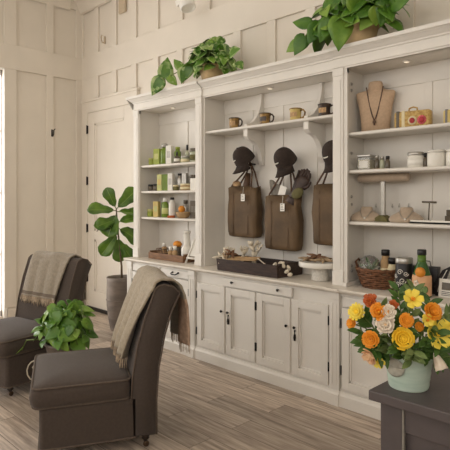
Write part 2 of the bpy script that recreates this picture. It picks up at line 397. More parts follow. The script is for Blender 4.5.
def base_unit(label, x0, x1, pil, doors, drawers):
    t = thing('base_cabinet', label, 'cabinet', ((x0+x1)/2, 3.54, 0), None)
    mb = MB().box(x0, x1, 3.342, 3.745, .10, .843)
    obj('carcass', mb, M_cab, t, bevel=.003)
    mb = MB().prism([(3.745, 0), (3.300, 0), (3.300, .082), (3.312, .096), (3.316, .112), (3.745, .112)], 'x', x0, x1)
    for (p0, p1) in pil: mb.prism([(3.33, 0), (3.290, 0), (3.290, .082), (3.303, .096), (3.308, .112), (3.33, .112)], 'x', p0-.004, p1+.004)
    obj('plinth', mb, M_cab, t)
    fr = MB()
    fr.box(x0, x1, 3.326, 3.345, .112, .128); fr.box(x0, x1, 3.326, 3.345, .822, .843)
    for d in doors[:-1]: fr.box(d[1], d[1]+.022, 3.328, 3.345, .12, .735)
    obj('face_frame', fr, M_cab, t)
    for (p0, p1) in pil:
        m = MB().box(p0, p1, 3.308, 3.345, .112, .843); m.box(p0-.003, p1+.003, 3.302, 3.34, .79, .843)
        for k in range(2): xx = p0+(p1-p0)*(.3+.4*k); m.box(xx-.006, xx+.006, 3.304, 3.31, .15, .76)
        obj('pilaster', m, M_cab, t, bevel=.003)
    for (a, b, hs, kx, ky) in doors:
        d = obj('door', panel_door(a, b, .13, .735, YD), M_cab, t, bevel=.003)
        if kx:
            k_x = b-.03 if kx > 0 else a+.03
            knob(k_x, .512, YD, d)
        if ky: key(k_x+.002, .485, YD, d)
        for z in (.27, .62): hinge(b+.005 if hs > 0 else a-.005, z, YD, d)
    for (a, b, hw) in drawers:
        d = obj('drawer', MB().box(a, b, YD, YD+.022, .745, .820), M_cab, t, bevel=.005)
        for (kind, x) in hw:
            if kind == 'knob': knob(x, .79, YD, d)
            else:
                m = MB().box(x-.055, x-.035, YD-.006, YD, .788, .804).box(x+.035, x+.055, YD-.006, YD, .788, .804)
                m.tube([(x-.045, YD-.004, .796), (x-.045, YD-.028, .785), (x-.03, YD-.032, .778), (x+.03, YD-.032, .778), (x+.045, YD-.028, .785), (x+.045, YD-.004, .796)], .006, 8)
                obj('bail_pull', m, M_black, d)
    return t
base_unit('ivory base cabinet at the left end, partly hidden by the near chair', -4.93, -3.772, [(-4.93, -4.84), (-3.868, -3.776)],
          [(-4.83, -4.345, -1, 1, 0), (-4.323, -3.875, 1, -1, 0)], [(-4.825, -4.35, [('knob', -4.584)]), (-4.32, -3.88, [('bail', -4.075)])])
base_unit('wide ivory base cabinet in the middle with four panelled doors', -3.772, -2.236, [],
          [(-3.745, -3.368, -1, 1, 0), (-3.346, -2.994, 1, -1, 1), (-2.972, -2.612, -1, 1, 0), (-2.590, -2.247, 1, -1, 1)],
          [(-3.40, -2.595, [('knob', -3.264), ('knob', -2.731)])])
base_unit('ivory base cabinet at the right, behind the flower pail', -2.236, -1.06, [(-2.232, -2.146), (-1.15, -1.06)],
          [(-2.126, -1.655, -1, 1, 0), (-1.633, -1.165, 1, -1, 0)], [(-2.12, -1.66, []), (-1.63, -1.17, [])])
mb = MB().prism([(3.75, .843), (3.300, .843), (3.290, .850), (3.283, .860), (3.283, .870), (3.288, .875), (3.75, .875)], 'x', -4.965, -1.03)
mb.prism([(3.30, .843), (3.276, .848), (3.270, .860), (3.270, .871), (3.275, .875), (3.30, .875)], 'x', -2.245, -2.135)
tag(obj('countertop', mb, M_top, None, (-3.0, 3.52, .843), bevel=.002), 'long ivory painted worktop running across the three base cabinets', 'worktop')

ZT = 2.70; ZS = 2.54
def crown(x0, x1, y, end_l=False, end_r=False):
    pf = [(0, ZS), (0, 2.55), (-.008, 2.553), (-.008, 2.562), (0, 2.565), (0, 2.622), (-.010, 2.626), (-.010, 2.638), (-.022, 2.646), (-.044, 2.667), (-.056, 2.670), (-.064, 2.674), (-.066, 2.70), (.03, 2.70), (.03, ZS)]
    n = len(pf); rings = []
    def ring(xbase, sgn): return [(xbase + sgn*min(0, a)*-1 if sgn else xbase, y+a, z) for a, z in pf]
    mb = MB()
    mb.loft([ring(x0, -1 if end_l else 0), ring(x1, 1 if end_r else 0)], cap=True)
    for i in range(len(mb.s)): mb.s[i] = False
    if end_l or end_r:
        for e, xb, sg in ((end_l, x0, -1), (end_r, x1, 1)):
            if e: mb.loft([[(xb+sg*-min(0, a), y+a, z) for a, z in pf[:13]], [(xb+sg*-min(0, a), 3.745, z) for a, z in pf[:13]]], cap=False)
        for i in range(len(mb.s)): mb.s[i] = False
    return mb
def puck(x, y, z, parent):
    p = obj('puck_light', MB().lathe([(.026, .0), (.027, -.004), (.022, -.008), (.018, -.008)], (x, y, z), 16), M_fixt, parent)
    obj('lens', MB().lathe([(.018, -.0078), (.015, -.009), (1e-5, -.0095)], (x, y, z), 14), M_sun, p)
def hutch(label, x0, x1, posts, yf, shelves, el, er, ends):
    t = thing('display_hutch', label, 'shelf unit', ((x0+x1)/2, 3.58, .875))
    mb = MB().box(x0+.005, x1-.005, 3.724, 3.747, .876, ZT-.04)
    xs = [x0+.01+(x1-x0-.02)*k/ends for k in range(ends+1)]
    for x in xs[1:-1]: mb.box(x-.03, x+.03, 3.715, 3.726, .93, 2.40)
    mb.box(x0+.022, x1-.022, 3.715, 3.726, 2.40, ZS); mb.box(x0+.022, x1-.022, 3.715, 3.726, .878, .93)
    obj('back_panel', mb, M_cab, t, bevel=.002)
    for (a, b) in (((x0+.068, x0+.088), (x1-.088, x1-.068)) if posts else ((x0, x0+.02), (x1-.02, x1))): obj('side_panel', MB().box(a, b, yf+.012, 3.746, .876, ZT-.036), M_cab, t)
    obj('top_board', MB().box(x0, x1, yf-.05, 3.747, ZT-.035, ZT-.012).box(x0+.02, x1-.02, yf+.02, 3.73, ZS, ZS+.02), M_cab, t)
    obj('crown', crown(x0, x1, yf, el, er), M_cab, t)
    for (a, b) in posts:
        m = MB().box(a, b, yf, yf+.03, .876, ZS+.02); m.box(a-.004, b+.004, yf-.007, yf+.03, .876, .985); m.box(a-.003, b+.003, yf-.006, yf+.03, 2.49, ZS+.01)
        m.box(a+.02, b-.02, yf-.004, yf+.01, 1.0, 2.46)
        obj('post', m, M_cab, t, bevel=.003)
    for (z, a, b, y) in shelves:
        obj('shelf', MB().box(a, b, y, 3.728, z-.028, z).tube([(a, y, z-.014), (b, y, z-.014)], .014, 10), M_cab, t, bevel=.002)
    return t
LZ = (1.92, 1.630, 1.337); RZ = (2.052, 1.765, 1.371)
hl = hutch('narrow ivory shelf unit at the left filled with green bottles', -4.965, -3.80, [(-4.965, -4.875), (-3.89, -3.80)], 3.42, [(z, -4.86, -3.905, 3.462) for z in LZ], True, False, 2)
hm = hutch('wide ivory shelf unit in the middle where bags hang', -3.80, -2.272, [], 3.435, [(2.212, -3.78, -2.292, 3.468)], False, False, 4)
hr = hutch('ivory shelf unit at the right holding jewellery displays', -2.272, -1.03, [(-2.272, -2.182), (-1.12, -1.03)], 3.42, [(z, -2.165, -1.137, 3.468) for z in RZ], False, True, 2)
for (a, b, r) in ((-4.875, -4.862, hl), (-3.90, -3.89, hl), (-2.182, -2.15, hr), (-1.152, -1.12, hr)):
    obj('stile', MB().box(a, b, 3.428, 3.45, .90, ZS).box(a, b, 3.424, 3.45, 2.505, ZS), M_cab, r)
    obj('plinth_block', MB().box(a, b, 3.415, 3.73, .876, .905), M_cab, r)
puck(-4.42, 3.56, ZS, hl); puck(-1.74, 3.56, ZS, hr); puck(-3.03, 3.56, ZS, hm)
def bracket(x):
    up = [(3.722, 2.212), (3.478, 2.212), (3.478, 2.232)]
    for k in range(1, 13):
        a = PI/2*k/12; up.append((3.478+.205*math.sin(a), 2.232+.305*(1-math.cos(a))))
    up += [(3.70, 2.539), (3.722, 2.539)]
    lo = [(3.722, 2.183), (3.478, 2.183), (3.478, 2.12), (3.50, 2.10)]
    for k in range(0, 11):
        a = PI/2*k/10; lo.append((3.515+.165*math.sin(a), 2.10-.19*(1-math.cos(a)) - .012))
    lo += [(3.70, 1.86), (3.722, 1.86)]
    b = obj('bracket', MB().prism(up, 'x', x-.018, x+.018), M_cab, hm, bevel=.002)
    obj('bracket_foot', MB().prism(lo, 'x', x-.025, x+.025), M_cab, b, bevel=.002)
for x in (-3.26, -2.575): bracket(x)
for x in (-3.36, -2.90, -2.42):
    obj('peg', MB().tube([(x, 3.722, 1.875), (x, 3.66, 1.88), (x, 3.645, 1.90)], .009, 8), M_black, hm)
for z in (2.44, 2.39, 1.90, 1.56, 1.50, 1.02, .98):
    obj('shelf_peg', MB().lathe([(.012, 0), (.012, .004), (.008, .010), (1e-5, .011)], (-2.184, 3.54, z), 10, mt=Matrix.Rotation(PI/2, 3, 'Y')), M_silver, hr)

# ------------------------------------------------------------------ shelf goods (all standing upright)
def carton(name, label, x, y, z, w, d, h, m, rz=0, band=None, grp=None, cat='carton'):
    t = thing(name, label, cat, (x, y, z), grp, True, rz)
    obj('body', MB().box(-w/2, w/2, -d/2, d/2, 0, h), m, t, bevel=.003)
    if band: obj('printed_panel', MB().box(-w*.32, w*.32, -d/2-.001, -d/2+.001, h*.35, h*.7), band, t)
    return t
def bottle(name, label, x, y, z, r, h, m, cap, capf=.16, neck=.45, grp=None, band=None, cat='bottle', shoulder=.78):
    t = thing(name, label, cat, (x, y, z), grp, True)
    hb = h*(1-capf)
    obj('body', MB().lathe([(r*.9, 0), (r, .006), (r, hb*shoulder), (r*.85, hb*(shoulder+.08)), (r*neck, hb*(shoulder+.16)), (r*neck, hb)], seg=18), m, t)
    obj('cap', MB().lathe([(r*neck*1.15, hb), (r*neck*1.15, h-.004), (r*neck*.9, h)], seg=14), cap, t)
    if band: obj('printed_label', MB().lathe([(r+.001, hb*.22), (r+.0012, hb*.6)], seg=18), band, t)
    return t
def jar(name, label, x, y, z, r, h, m, lid, lidf=.25, grp=None, band=None, cat='jar'):
    t = thing(name, label, cat, (x, y, z), grp, True)
    hb = h*(1-lidf)
    obj('body', MB().lathe([(r*.92, 0), (r, .006), (r, hb*.86), (r*.9, hb)], seg=18), m, t)
    obj('lid', MB().lathe([(r*.98, hb), (r, hb+.004), (r, h-.005), (r*.93, h)], seg=18), lid, t)
    if band: obj('printed_label', MB().lathe([(r+.001, hb*.2), (r+.0012, hb*.7)], seg=18), band, t)
    return t
G1, G2, G3 = 'toiletries on the top shelf of the left unit', 'toiletries on the second shelf of the left unit', 'toiletries on the third shelf of the left unit'
z = LZ[0]
jar('candle_jar', 'small lime green jar at the left end of the top toiletry shelf', -4.805, 3.56, z, .036, .085, M_lime, M_limel, .2, G1)
carton('soap_carton', 'tall pale lime carton on the top toiletry shelf', -4.695, 3.56, z, .085, .05, .185, M_lime, .25, M_limel, G1)
bottle('spray_bottle', 'green bottle with pale cap on the top toiletry shelf, beside the pale lime carton', -4.58, 3.57, z, .044, .235, M_green, M_silver, .18, .7, G1)
carton('lotion_carton', 'tall white and silver carton on the top toiletry shelf', -4.478, 3.56, z, .072, .05, .205, M_paper, .3, M_silver, G1)
bottle('oil_bottle', 'slim moss green bottle just right of the white carton, topmost shelf', -4.40, 3.61, z, .038, .19, M_green, M_lime, .15, .6, G1)
bottle('dropper_bottle', 'small dark dropper bottle with long slim neck on the top toiletry shelf', -4.315, 3.53, z, .032, .125, M_smoke, M_dark, .3, .3, G1, M_paper)
bottle('dropper_bottle', 'thin clear bottle with dark cap behind the small jar, topmost shelf', -4.26, 3.63, z, .022, .205, M_clear, M_dark, .3, .5, G1)
jar('salt_jar', 'low glass jar of pale salts on the top toiletry shelf', -4.195, 3.55, z, .053, .075, M_clear, M_silver, .25, G1, M_cream)
bottle('perfume_bottle', 'narrow green glass bottle behind the low glass jar', -4.14, 3.65, z, .022, .14, M_bglass, M_silver, .25, .5, G1)
jar('glass_canister', 'large sage glass canister at the right end of the top toiletry shelf', -4.058, 3.57, z, .062, .145, M_clear, M_smoke, .22, G1, M_olive)
z = LZ[1]
jar('balm_pot', 'small dark pot at the left end of the second toiletry shelf', -4.815, 3.56, z, .036, .075, M_smoke, M_dark, .25, G2)
jar('balm_pot', 'small dark pot beside the pale lime box, second from left on its shelf', -4.735, 3.57, z, .038, .080, M_smoke, M_dark, .25, G2)
carton('soap_carton', 'pale straw carton on the second toiletry shelf', -4.655, 3.57, z, .066, .045, .185, M_limel, .25, M_gold, G2)
carton('bath_carton', 'wide moss green carton on the second toiletry shelf', -4.553, 3.58, z, .095, .05, .185, M_green, .2, None, G2)
carton('lotion_carton', 'white carton on the second toiletry shelf, right of the green one', -4.45, 3.56, z, .062, .05, .190, M_paper, .3, M_silver, G2)
bottle('gel_bottle', 'grey clear bottle on the second toiletry shelf behind small jars', -4.37, 3.62, z, .036, .19, M_silver, M_dark, .12, .6, G2)
carton('tube_carton', 'slim silver carton on the second toiletry shelf', -4.285, 3.62, z, .06, .045, .19, M_silver, .2, None, G2)
jar('tall_canister', 'smoky brown canister on the second toiletry shelf', -4.165, 3.64, z, .046, .165, M_smoke, M_smoke, .15, G2)
jar('balm_jar', 'small green and brown jar in front on the second toiletry shelf', -4.295, 3.50, z, .034, .06, M_olive, M_cream, .3, G2)
jar('scrub_jar', 'wide low tan jar in front on the second toiletry shelf', -4.155, 3.52, z, .06, .07, M_kraft, M_cream, .25, G2, M_cream)
carton('soap_box', 'white box at the right end of the second toiletry shelf', -4.02, 3.53, z, .085, .06, .125, M_paper, .15, None, G2)
z = LZ[2]
jar('candle_jar', 'small lime pot at the left end of the third toiletry shelf', -4.815, 3.55, z, .037, .085, M_lime, M_limel, .3, G3)
carton('soap_carton', 'tall straw yellow carton on the third toiletry shelf', -4.71, 3.56, z, .072, .05, .175, M_gold, .25, M_limel, G3)
carton('bath_carton', 'narrow moss green carton tucked behind the yellow one', -4.635, 3.61, z, .055, .045, .165, M_green, .2, None, G3)
bottle('lotion_bottle', 'green bottle with white cap on the third toiletry shelf', -4.552, 3.56, z, .040, .215, M_green, M_paper, .2, .6, G3, M_limel)
bottle('lotion_bottle', 'white bottle with dark cap on the third toiletry shelf', -4.445, 3.57, z, .038, .22, M_paper, M_dark, .12, .5, G3)
jar('balm_tin', 'flat orange tin lying in front of the white bottle', -4.375, 3.50, z, .042, .024, M_rusto, M_rusto, .4, G3, None, 'tin')
bottle('shampoo_bottle', 'silver grey bottle behind the bowl with the orange', -4.30, 3.64, z, .036, .19, M_silver, M_smoke, .2, .6, G3)
t = thing('ceramic_bowl', 'small tan bowl under an orange on the third toiletry shelf', 'bowl', (-4.21, 3.53, z), G3, True)
obj('bowl_wall', MB().lathe([(.04, 0), (.06, .012), (.082, .06), (.078, .066), (.07, .06), (.05, .015), (1e-5, .012)], seg=22), M_kraft, t); obj('contents', MB().lathe([(.073, .05), (.04, .062), (1e-5, .066)], seg=18), M_cream, t)
tag(obj('orange', MB().sphere((-4.235, 3.53, z+.095), .037), M_orange, None, (-4.235, 3.53, z+.06)), 'whole orange resting in the small tan bowl', 'fruit')
carton('gift_box', 'dark grey box on the third toiletry shelf, left of its twin', -4.105, 3.59, z, .062, .06, .185, M_smoke, .15, M_grey, G3)
carton('gift_box', 'dark grey box at the far right of the third toiletry shelf', -4.02, 3.57, z, .072, .06, .185, M_smoke, .1, M_grey, G3)

# counter under the left unit
t = thing('wooden_tray', 'brown wooden tray holding small jars under the left shelves', 'tray', (-4.42, 3.545, .876), None)
mb = MB(); X0, X1, Y0, Y1 = -4.72, -4.12, 3.45, 3.66
obj('tray_base', MB().box(X0+.02, X1-.02, Y0+.02, Y1-.02, .876, .89), M_trayl, t)
for n_, pl in (('long_side', (Y0, .876)), ('long_side', (Y1-.018, .876))): obj(n_, MB().box(X0, X1, pl[0], pl[0]+.018, .876, .946), M_trayl, t, bevel=.003)
for x in (X0, X1-.018): obj('tray_end', MB().box(x, x+.018, Y0+.018, Y1-.018, .876, .962), M_trayl, t, bevel=.003)
t = thing('wire_caddy', 'small brown wire basket in the wooden tray', 'basket', (-4.55, 3.55, .89))
mb = MB()
for zz in (.895, .94, .99): mb.tube([(-4.62, 3.49, zz), (-4.48, 3.49, zz), (-4.48, 3.61, zz), (-4.62, 3.61, zz)], .005, 6, close=True)
for k in range(6):
    x = -4.62+.028*k; mb.tube([(x, 3.49, .893), (x, 3.49, .99)], .004, 6); mb.tube([(x, 3.61, .893), (x, 3.61, .99)], .004, 6)
obj('wire_frame', mb, M_bag2, t); obj('lining', MB().box(-4.612, -4.488, 3.497, 3.603, .892, .955), M_kraft, t)
bottle('mini_bottle', 'little white capped bottle in the wire basket', -4.56, 3.55, .956, .028, .09, M_kraft, M_paper, .35, .6)
bottle('mini_bottle', 'small white capped bottle in the tray, left of its twin', -4.40, 3.51, .891, .028, .135, M_kraft, M_paper, .3, .6)
bottle('mini_bottle', 'small white capped bottle in the tray beside the tall white vase', -4.325, 3.51, .891, .028, .145, M_kraft, M_paper, .3, .6)
t = thing('reed_jar', 'brown jar topped with an orange cap in the wooden tray', 'jar', (-4.39, 3.60, .891))
obj('body', MB().lathe([(.045, 0), (.05, .01), (.05, .11), (.04, .13)], (-4.39, 3.60, .891), 16), M_smoke, t)
obj('stopper', MB().sphere((-4.39, 3.60, 1.045), .05, (1, 1, .75)), M_orange, t)
bottle('ceramic_vase', 'tall white bottle vase beside the small easel', -4.185, 3.56, .891, .062, .315, M_cer, M_cer, .1, .55, None, None, 'vase', .42)
t = thing('tabletop_easel', 'small white A-frame easel at the right of the wooden tray', 'easel', (-4.02, 3.54, .876))
for a, b in (((-4.10, 3.47, .876), (-4.03, 3.56, 1.16)), ((-3.96, 3.50, .876), (-4.02, 3.56, 1.16)), ((-4.02, 3.70, .876), (-4.025, 3.57, 1.15))):
    obj('easel_leg', MB().tube([a, b], .011, 6), M_cer, t)
obj('easel_ledge', MB().tube([(-4.085, 3.475, .93), (-3.965, 3.50, .93)], .012, 6), M_cer, t)
tag(obj('sign_board', MB().box(-.055, .055, -.006, .006, 0, .17).xf(Matrix.Translation((-4.02, 3.515, .945)) @ Matrix.Rotation(.2, 4, 'Z') @ Matrix.Rotation(-.22, 4, 'X')), M_cer, None, (-4.02, 3.515, .945), bevel=.002), 'blank white board standing on the small easel', 'sign')

# ------------------------------------------------------------------ middle unit: mugs, caps, bags
def mug(label, x, m, rz, face, trim):
    t = thing('pottery_mug', label, 'mug', (x, 3.55, 2.213), 'pottery mugs on the high shelf', True, rz)
    obj('body', MB().lathe([(.046, 0), (.05, .006), (.046, .045), (.05, .09), (.054, .1), (.049, .1), (.043, .05), (.042, .012), (1e-5, .01)], seg=20), m, t)
    obj('handle', MB().tube([(.046, 0, .082), (.075, 0, .088), (.092, 0, .065), (.086, 0, .035), (.066, 0, .018), (.046, 0, .022)], .0075, 8), trim, t)
    obj('rim', MB().tube([(.052*math.cos(a*PI/9), .052*math.sin(a*PI/9), .1) for a in range(18)], .005, 6, close=True), trim, t)
    obj('badge', MB().grid(lambda u, v: (.0505*math.cos(-PI/2+(u-.5)*1.5), .0505*math.sin(-PI/2+(u-.5)*1.5), .03+.04*v), 6, 2), face, t)
mug('mustard mug, leftmost of the four on the high shelf', -3.47, M_mugt, .1, M_tan, M_mugd)
mug('mustard mug with dark handle, second from left on the high shelf', -3.08, M_mugt, .1, M_mugd, M_mugd)
mug('pale tan mug, third from left on the high shelf', -2.735, M_gold, .1, M_tan, M_mugt)
mug('dark brown mug with white badge, rightmost on the high shelf', -2.44, M_mugd, .1, M_tan, M_mugd)

def cap(label, x, z, lean, rz):
    t = thing('baseball_cap', label, 'cap', (x, 3.60, z), 'brown caps on the pegs', True)
    t.rotation_euler = Euler((math.radians(lean), 0, rz), 'XYZ')
    def dome(u, v):
        a = 2*PI*u; e = v*PI/2
        rr = math.cos(e)**.75; return (.094*rr*math.cos(a), .104*rr*math.sin(a), .02+.135*math.sin(e))
    obj('crown', MB().grid(dome, 28, 9).lathe([(.094, 0), (.094, .022)], seg=28, sy=1.106), M_hatb, t)
    def brim(u, v):
        a = PI*1.10 + PI*.80*u; w = math.sin(PI*u); r0 = 1+v*.70*w**.8
        xx = .094*math.cos(a)*(1-.06*v); yy = .103*math.sin(a)*r0-.012*v
        return (xx, yy, .008-.055*abs(math.cos(a))**1.6*v-.014*v)
    obj('brim', MB().grid(brim, 20, 5), M_hatb, t, solid=.005)
    obj('button', MB().sphere((0, 0, .156), .009), M_hatb, t)
    mb = MB(); pts = []
    for k in range(15):
        u = k/14; a = -PI/2-.12+(u-.5)*.62; zz = .078+.003*math.sin(k*2.1)+.012*(u-.5)
        e = math.asin(min(.99, (zz-.02)/.135)); rr = math.cos(e)**.75+.012
        pts.append((.094*rr*math.cos(a), .104*rr*math.sin(a), zz))
    mb.tube(pts, .0042, 6)
    obj('embroidery', mb, M_white, t)
cap('dark brown cap with white stitching above the left bag', -3.365, 1.895, 38, -.30)
cap('dark brown cap with white stitching above the middle bag of gloves', -2.865, 1.855, 42, -.12)
cap('dark brown cap above the right bag, half hidden by the cabinet post', -2.36, 1.875, 40, -.1)

def tote(label, x, zt, zb, w, d, seam, hx):
    t = thing('tote_bag', label, 'bag', (x, 3.62, zb), 'brown tote bags on the pegs', True)
    h = zt-zb; rings = []
    def ring(zz, hw, hd, dy=0):
        o = []
        for k in range(32):
            a = 2*PI*k/32; c, s_ = math.cos(a), math.sin(a)
            o.append((hw*math.copysign(abs(c)**.42, c), dy+hd*math.copysign(abs(s_)**.42, s_) + .006*math.sin(c*6+zz*14), zz + .008*math.sin(3*a)*(zz/h)))
        return o
    for f, ww, dd in ((0, .80, .55), (.02, .95, .85), (.10, 1.0, 1.0), (.3, 1.0, 1.02), (.55, .985, 1.0), (.8, .985, .9), (1, .99, .82)): rings.append([(p_[0]+.008*math.sin(f*9+x*3), p_[1]+.007*math.sin(f*11+p_[0]*22+x), p_[2]) for p_ in ring(h*f, w/2*ww, d/2*dd)])
    rings.append(ring(h*.985, w/2*.955, d/2*.72)); rings.append(ring(h*.75, w/2*.94, d/2*.72)); rings.append(ring(h*.74, w/2*.1, d/2*.1))
    obj('pouch', MB().loft(rings, cap=True), M_bag, t)
    mb = MB()
    for xx in (-w*.24, w*.26): mb.tube([(xx, -d/2*1.0-.002, h*f) for f in (.06, .3, .6, .9)], .0025, 5)
    obj('seam', mb, M_bag2, t)
    hz = 1.875-zb; hk = hx-x
    for s_ in (-1, 1):
        yy = s_*d*.38
        mb = MB()
        for side in (-1, 1):
            pts = [Vector((side*w*.34, yy, h*.93)), Vector((side*w*.33, yy, h*1.02)), Vector((hk+side*.055, yy*.4+.02, h+(hz-h)*.62)), Vector((hk, .035, hz+.015))]
            for a, b in zip(pts[:-1], pts[1:]): mb.tube([a, b], .008, 6)
        obj('handle', mb, M_bag2, t)
    tg = obj('hang_tag', MB().box(seam-.024, seam+.024, -d/2-.012, -d/2-.009, h*.72, h*.86), M_paper, t)
    mb = MB()
    for k in range(4): mb.box(seam-.017, seam+.004+.004*k, -d/2-.0128, -d/2-.0119, h*.835-.014*k, h*.835-.014*k+.004)
    obj('printed_lines', mb, M_ink, tg)
    obj('tag_string', MB().tube([(seam, -d/2-.011, h*.85), (seam+.004, -d/2-.006, h*1.0)], .002, 5), M_white, tg)
    return t
tote('brown tote bag under the left cap, leftmost of the three', -3.40, 1.655, 1.175, .385, .13, .045, -3.36)
tote('brown tote bag full of gloves, middle of the three', -2.925, 1.57, 1.085, .385, .125, .045, -2.90)
tote('brown tote bag at the right, partly behind the cabinet post', -2.42, 1.66, 1.16, .34, .115, .20, -2.42)
# things tucked in the bags
tag(obj('straw_ball', MB().sphere((-3.50, 3.61, 1.675), .05, (1, .8, .9)), M_tan, None, (-3.50, 3.61, 1.63)), 'tan woven straw bundle poking out of the left bag', 'bundle')
tag(obj('rolled_scarf', MB().tube([(-3.40, 3.64, 1.58), (-3.395, 3.64, 1.68), (-3.38, 3.65, 1.79)], [.03, .034, .022], 10), M_bag2, None, (-3.40, 3.64, 1.6)), 'brown rolled scarf standing up in the left bag', 'scarf')
def folded(u, v): return (-3.085+.13*u+.012*math.sin(v*5), 3.622+.012*math.sin(u*7)+.01*v, 1.50+.215*v-.06*u*v+.01*math.sin(u*9))
tag(obj('grey_cloth', MB().grid(folded, 10, 8), M_grey, None, (-3.02, 3.60, 1.47), solid=.035, bevel=.008), 'grey folded felt sticking out at the left of the middle bag', 'cloth')
t = thing('gift_card', 'white tag card in the middle bag beside the gloves', 'card', (-2.925, 3.585, 1.56))
obj('card', MB().box(-2.965, -2.89, 3.582, 3.587, 1.52, 1.66).xf(Matrix.Translation((-2.925, 3.585, 1.56)) @ Matrix.Rotation(.35, 4, 'Y') @ Matrix.Translation((2.925, -3.585, -1.56))), M_paper, t)
def glove(label, x, y, z, rx, ry):
    t = thing('leather_glove', label, 'glove', (x, y, z), 'brown gloves in the middle bag', True)
    t.rotation_euler = (rx, ry, .2)
    rings = []
    for zz, hw, hd in ((-.14, .042, .02), (-.02, .042, .02), (.04, .05, .022), (.09, .055, .022), (.12, .05, .018)):
        rings.append([(hw*math.cos(a*PI/8), hd*math.sin(a*PI/8), zz) for a in range(16)])
    mb = MB().loft(rings)
    for k, (fx, l) in enumerate(((-.036, .045), (-.012, .06), (.012, .056), (.035, .04))):
        mb.tube([(fx, 0, .105), (fx*.98, -.008, .12+l*.5), (fx*.9, -.028, .12+l)], [.0155, .015, .012], 8)
        mb.sphere((fx*.9, -.028, .12+l), .012)
    mb.tube([(.045, -.004, .03), (.07, -.012, .065), (.075, -.02, .10)], [.016, .014, .010], 8); mb.sphere((.075, -.02, .10), .010)
    obj('glove_shell', mb, M_glove, t)
    obj('cuff', MB().lathe([(.046, -.145), (.048, -.14), (.048, -.10), (.044, -.095)], seg=16, sy=.5), M_glove, t)
glove('dark brown leather glove standing out of the middle bag, upper of the pair', -2.745, 3.60, 1.63, -.12, .55)
glove('dark brown leather glove in the middle bag, tucked behind its pair', -2.80, 3.645, 1.62, -.02, .42)
tag(obj('olive_pouch', MB().sphere((-2.735, 3.575, 1.59), .06, (1.1, .5, .75), mt=Matrix.Rotation(-.5, 3, 'Y')), M_olive, None, (-2.735, 3.575, 1.55)), 'small olive green pouch in the middle bag below the gloves', 'pouch')

# counter under the bags
t = thing('dough_tray', 'long dark rustic wooden tray on the counter under the bags', 'tray', (-3.10, 3.47, .876), None, True)
t.rotation_euler = (0, 0, .0)
X0, X1, Y0, Y1 = -.40, .33, -.12, .22
obj('tray_base', MB().box(X0+.01, X1-.01, Y0+.01, Y1-.01, 0, .018), M_tray, t)
for y, s_ in ((Y0, -1), (Y1, 1)): obj('long_side', MB().prism([(y, 0), (y-s_*.022, 0), (y-s_*.022+s_*.015, .108), (y+s_*.015, .108)], 'x', X0, X1), M_tray, t, bevel=.004)
for x, s_ in ((X0, -1), (X1, 1)): obj('tray_end', MB().box(min(x, x-s_*.022), max(x, x-s_*.022), Y0+.02, Y1-.02, 0, .118), M_tray, t, bevel=.004)
def star(name, label, c, r, n, mt_, rot, tilt, thick=.012, grp=None):
    mb = MB()
    for k in range(n):
        a = 2*PI*k/n
        mb.tube([(0, 0, 0), (r*.5*math.cos(a), r*.5*math.sin(a), thick*.4), (r*math.cos(a), r*math.sin(a), -.002)], [thick*1.5, thick, thick*.35], 8)
    mb.sphere((0, 0, 0), thick*1.6, (1, 1, .8))
    mb.xf(Matrix.Translation(c) @ Euler((tilt, tilt*.6, rot)).to_matrix().to_4x4())
    return tag(obj(name, mb, mt_, None, c), label, 'decoration', grp)
def coral(label, c, h, mt_, seed):
    rr = random.Random(seed); mb = MB()
    def br(p, d, l, r, k):
        q = p+d*l; mb.tube([p, (p+q)/2+Vector((rr.uniform(-.006, .006), rr.uniform(-.006, .006), 0)), q], [r, r*.9, r*.75], 6)
        if k:
            for _ in range(2 if k < 3 else 3): br(q, (d+Vector((rr.uniform(-.9, .9), rr.uniform(-.5, .5), rr.uniform(-.1, .7)))).normalized(), l*.78, r*.75, k-1)
    br(Vector(c), Vector((rr.uniform(-.2, .2), 0, 1)).normalized(), h*.34, h*.085, 3)
    return tag(obj('coral_branch', mb, mt_, None, c), label, 'coral', 'dried corals in the dark tray')
coral('pale branching coral at the left end of the dark tray', (-3.47, 3.47, .895), .20, M_drift2, 3)
coral('pale branching coral in the dark tray, second from the left', (-3.36, 3.53, .895), .22, M_drift2, 5)
coral('pale branching coral standing tallest in the dark tray', (-3.22, 3.55, .895), .28, M_drift2, 11)
coral('tan branching coral at the front left of the dark tray', (-3.42, 3.41, .895), .17, M_drift, 17)
star('starfish', 'pale starfish leaning on the left edge of the dark tray', (-3.50, 3.40, .99), .085, 5, M_drift2, .3, .55)
star('starfish', 'rust brown starfish among the corals in the dark tray', (-3.40, 3.44, 1.03), .08, 5, M_rust, .9, .5)
tag(obj('bark_slab', MB().box(-.17, .17, -.045, .045, 0, .012).xf(Matrix.Translation((-3.24, 3.43, .99)) @ Euler((.25, -.06, .08)).to_matrix().to_4x4()), M_kraft, None, (-3.24, 3.43, .99), bevel=.004), 'reddish tan flat wood slice lying across the dark tray', 'wood')
tag(obj('paint_brush', MB().tube([(-2.97, 3.55, .905), (-3.01, 3.47, .96), (-3.04, 3.40, 1.02)], [.008, .006, .005], 8), M_drift2, None, (-2.97, 3.55, .90)), 'slender cream stick leaning in the dark tray', 'stick')
t = thing('shell_garland', 'heap of pale shells at the right end of the dark tray', 'shells', (-2.80, 3.47, .895))
for k in range(9): obj('shell', MB().sphere((-2.90+.026*k, 3.45+R.uniform(-.05, .06), .935+.055*math.sin(k*.45)), .026, (1, .7, .6), mt=Euler((R.uniform(-1, 1), R.uniform(-1, 1), 0)).to_matrix()), M_drift2, t)
t = thing('cake_stand', 'white pitted pedestal cake stand at the right of the dark tray', 'cake stand', (-2.475, 3.54, .876), None, True)
